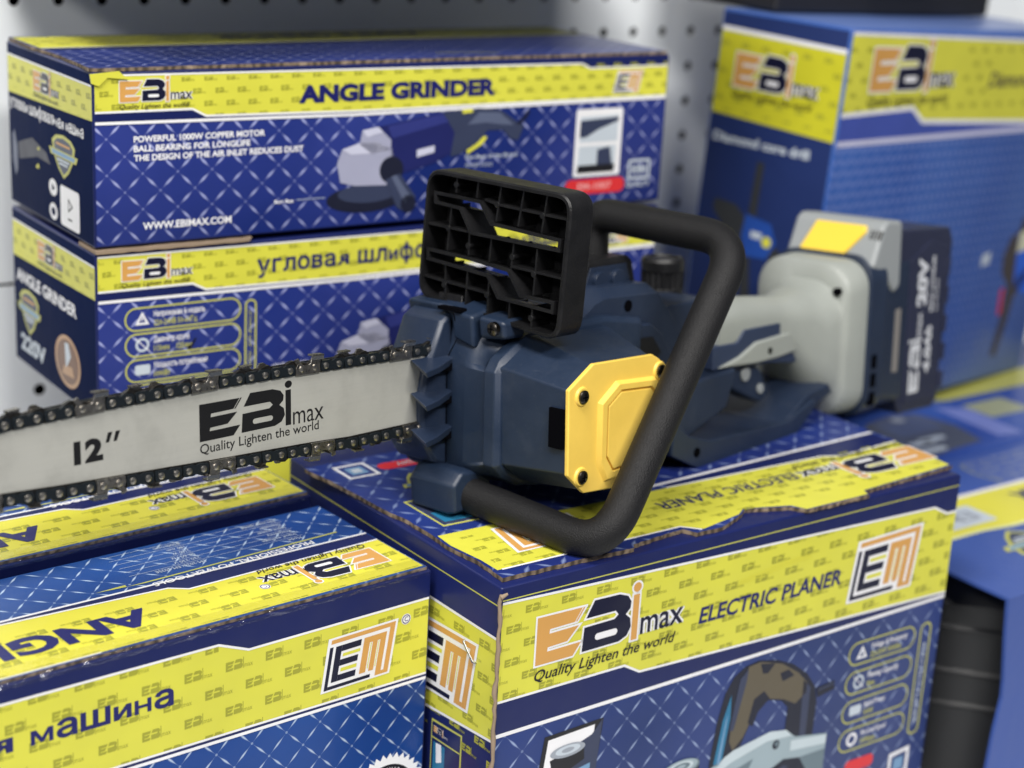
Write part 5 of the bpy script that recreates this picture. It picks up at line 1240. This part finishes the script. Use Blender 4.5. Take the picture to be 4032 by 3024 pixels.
    ribs = [[(0.4, 134), (1.5, 123.8)], [(-18.5, 133), (-16.9, 122.0)], [(-38.3, 132), (-34.1, 109.3)], [(-57.6, 131), (-53.0, 107.9)], [(-77.0, 130), (-72.6, 105.7)], [(-35.0, 119.8), (-95, 116.2)], [(-35.0, 119.8), (-24, 122)],
            [(28, 101.9), (-11.3, 100.0)], [(5.1, 116), (9.0, 86)], [(-11.2, 100.9), (-10.3, 84.9)], [(-30.5, 98), (-28.7, 83.1)], [(-49.8, 97), (-47.8, 81.0)], [(-69.6, 96), (-66.9, 66.6)], [(-48.4, 82.4), (-93, 79.7)],
            [(31, 67.2), (-27.9, 62.7)], [(10.1, 78), (10.4, 52)], [(-9.9, 76), (-7.8, 50.5)], [(-29.0, 73), (-27.6, 49)], [(-47.2, 60), (-46.3, 47)], [(-66.6, 60), (-65.7, 45)]]
    for r_ in ribs: wall2d(bm, r_, 1.5, 'x', x0 + 2.2, x1 - 2.8)
    for c in [(1.0, 129.1), (-35.0, 119.8), (-73.4, 116.8), (8.0, 100.6), (-10.2, 91.1), (-48.8, 88.5), (-67.1, 79.9), (11.2, 63.5), (-27.3, 61.8), (-65.6, 52.1)]:
        cyl(bm, c, 2.1, 'x', x0 + 1.8, x1 - 2.8, 12)
    part('guard_ribs', bm, BK, parent=guard, bevel=.25, seg=1, smooth=True)
    bm = bmesh.new(); loft(bm, [[(34, 18, 58), (34, -4, 58), (50, -4, 58), (50, 18, 58)], [(30, 16, 46), (30, -6, 46), (48, -6, 44), (48, 16, 44)]]); part('guard_arm', bm, BK, parent=guard, bevel=1)
    # rear handle, bell and trigger group
    yc = -30
    def rr(x, cy, cz, hy, hz, r, n=6):
        pts = rrect(cy - hy, cz - hz, cy + hy, cz + hz, r, n); return [(x, p[0], p[1]) for p in pts]
    bm = bmesh.new()
    loft(bm, [rr(258, yc + 2, 8, 17, 22, 15), rr(290, yc + 2, 11, 17, 21, 16), rr(330, yc + 1, 8, 17, 20, 16), rr(350, yc, 2, 20, 24, 18), rr(366, -28, -5, 26, 35, 22), rr(379, -27, -13, 32, 42, 30), rr(390, -26, -15, 36, 49, 30), rr(393, -25.5, -15, 37, 50, 30), rr(394.5, -23, -12.5, 41.5, 59, 27), rr(398, -22.5, -12, 43.8, 61.5, 25), rr(424, -22.5, -12, 44.5, 62, 22)])
    part('rear_handle', bm, GP, angle=60)
    bm = bmesh.new(); cyl(bm, (-57, 28), 3.2, 'x', 390, 399, 16); bx = bm
    part('screw_hole', bm, HOLE)
    bm = bmesh.new(); loft(bm, [rr(421, -22.5, -12, 47, 65, 22), rr(444, -22.5, -12, 47, 65, 20), rr(452, -22.5, -12, 42, 60, 12), rr(488, -22.5, -13, 40, 60, 6)]); fl = part('battery_mount', bm, NB2, bevel=1)
    for z in (-30, -45, -60):
        bm = bmesh.new(); box_bm(bm, 427, 434, -70.0, -66, z - 6, z + 5); part('vent_slot', bm, HOLE, parent=fl)
    bm = bmesh.new(); box_bm(bm, 463, 477, -63.6, -60, -46, 6); part('rating_label', bm, LBL, parent=fl, bevel=.3)
    gx = [(250, 2), (278, 1), (287, 9.5), (352, 10), (366, 0), (374, -9), (366, -22), (352, -24), (322, -20), (250, -16)]
    bm = bmesh.new(); prism(bm, gx, 'y', -46.5, -12); part('grip_insert', bm, plain('soft_navy_grip', (0.022, 0.035, 0.075), .5, bump=.3, bscale=700), bevel=1.2, seg=3)
    bm = bmesh.new(); prism(bm, [(254, -14.5), (279, -9.5), (300, -1), (349, 1.5), (363, -6.5), (357, -14), (328, -16.5), (300, -17)], 'y', -49, -14); ul = part('grip_underside', bm, GP, bevel=1.6, seg=3)
    bm = bmesh.new(); cyl(bm, (317, -9.5), 2.6, 'y', -47, -49.3, 18); part('screw_hole', bm, HOLE, parent=ul)
    bm = bmesh.new(); prism(bm, [(270, -14), (306, -16), (320, -26), (332, -45), (322, -52), (306, -46), (288, -38), (272, -30)], 'y', -40, -20); tr = part('trigger', bm, NB2, bevel=3, seg=3)
    bm = bmesh.new(); cyl(bm, (298, -26), 5.5, 'y', -40, -42, 20); part('trigger_pin', bm, GC, parent=tr, bevel=.6)
    bm = bmesh.new(); cyl(bm, (318, -40), 4, 'y', -40, -42, 20); part('trigger_pin', bm, GC, parent=tr, bevel=.6)
    # lower hand guard (skid)
    bm = bmesh.new()
    prism(bm, [(184, -48), (206, -66), (298, -64), (320, -64), (352, -46), (380, -42), (386, -50), (362, -56), (334, -74), (300, -75.5), (214, -77.5), (184, -64)], 'y', -62, 14)
    part('base_guard', bm, NB2, bevel=1.6, seg=3)
    bm = bmesh.new(); prism(bm, [(182, -36), (200, -52), (226, -60), (298, -62), (322, -62), (356, -50), (362, -54), (334, -75), (300, -76.2), (212, -78.2), (182, -64)], 'y', -65, -61); part('guard_rim', bm, NB2, bevel=1.4, seg=3)
    bm = bmesh.new(); cyl(bm, (210, -66), 3.6, 'y', -64, -65.4, 18); part('screw_hole', bm, HOLE)
    # battery
    bm = bmesh.new(); prism(bm, [(480, -70), (488, -84), (540, -86), (547, -80), (556, 54), (550, 66), (464, 70), (462, 46), (480, 40)], 'y', -62, 16); bat = part('battery', bm, BT, bevel=2.6, seg=3)
    bm = bmesh.new(); prism(bm, [(424, 44), (438, 76), (444, 80), (466, 78), (468, 26), (460, 20), (440, 38)], 'y', -67, 16); cap = part('battery_latch_cover', bm, GC, parent=bat, bevel=3.5, seg=3)
    def cp(y, t, h=0): # point on the slanted front of the latch cover
        a_, b_ = Vector((424.6, 45)), Vector((438, 75.5)); p = a_.lerp(b_, t); nn = Vector((-(b_ - a_).y, (b_ - a_).x)).normalized(); p = p + nn * h; return (p.x, y, p.y)
    bm = bmesh.new(); hexa = [(-6, .97), (-52, .97), (-53, .80), (-36, .10), (3, .22), (1, .40)]
    loft(bm, [[cp(y, t, -1) for y, t in hexa], [cp(y, t, 2.4) for y, t in hexa]]); part('release_button', bm, plain('yellow_button_plastic', (0.85, 0.60, 0.06), .4), parent=bat, bevel=.8)
    for i in range(4):
        bm = bmesh.new(); q = [(-57 - i * 2.8, .88), (-58.4 - i * 2.8, .88), (-57.8 - i * 2.8, .66), (-56.4 - i * 2.8, .66)]; loft(bm, [[cp(y, t, -1) for y, t in q], [cp(y, t, .3) for y, t in q]]); part('charge_light', bm, HOLE if i == 0 else SS, parent=bat)
    bm = bmesh.new(); prism(bm, [(490, -76), (538, -78), (548, 50), (520, 58), (488, 44)], 'y', -61, -63.2); part('side_plate', bm, BT, parent=bat, bevel=.8)
    bm = bmesh.new()
    for i in range(5): prism(bm, [(546, -70 + i * 24), (551, -70 + i * 24), (552, -56 + i * 24), (547, -56 + i * 24)], 'y', -61, -63.6)
    part('grip_ribs', bm, BT, parent=bat, bevel=.4)
    a = Art('battery_print', bat, lambda u, v, h: (518 - v, -63.3 - h, u - 68))
    def pl(me, m, l=1, dx=0, dy=0): a.add(xf(me, lambda x, y: (x + dx, y + dy)), m, l)
    for me, key in logo(True, False):
        if key in 'S': continue
        a.add(xf(me, lambda x, y: (x * .56, 6 + y * .5)), WL, 1)
    pl(fit_text('20V', 72, 112, 2, 15, bold=.5), WL); pl(fit_text('4.0Ah', 14, 54, -10, 10, bold=.5, shear=.2), WL); pl(fit_text('MAX LITHIUM', 66, 112, -9, 5, bold=.3), WL)
    pl(fit_text('LI-ION', 66, 92, -16, 3.4, bold=.2), WL)
    a.done()
    return S
build_saw()
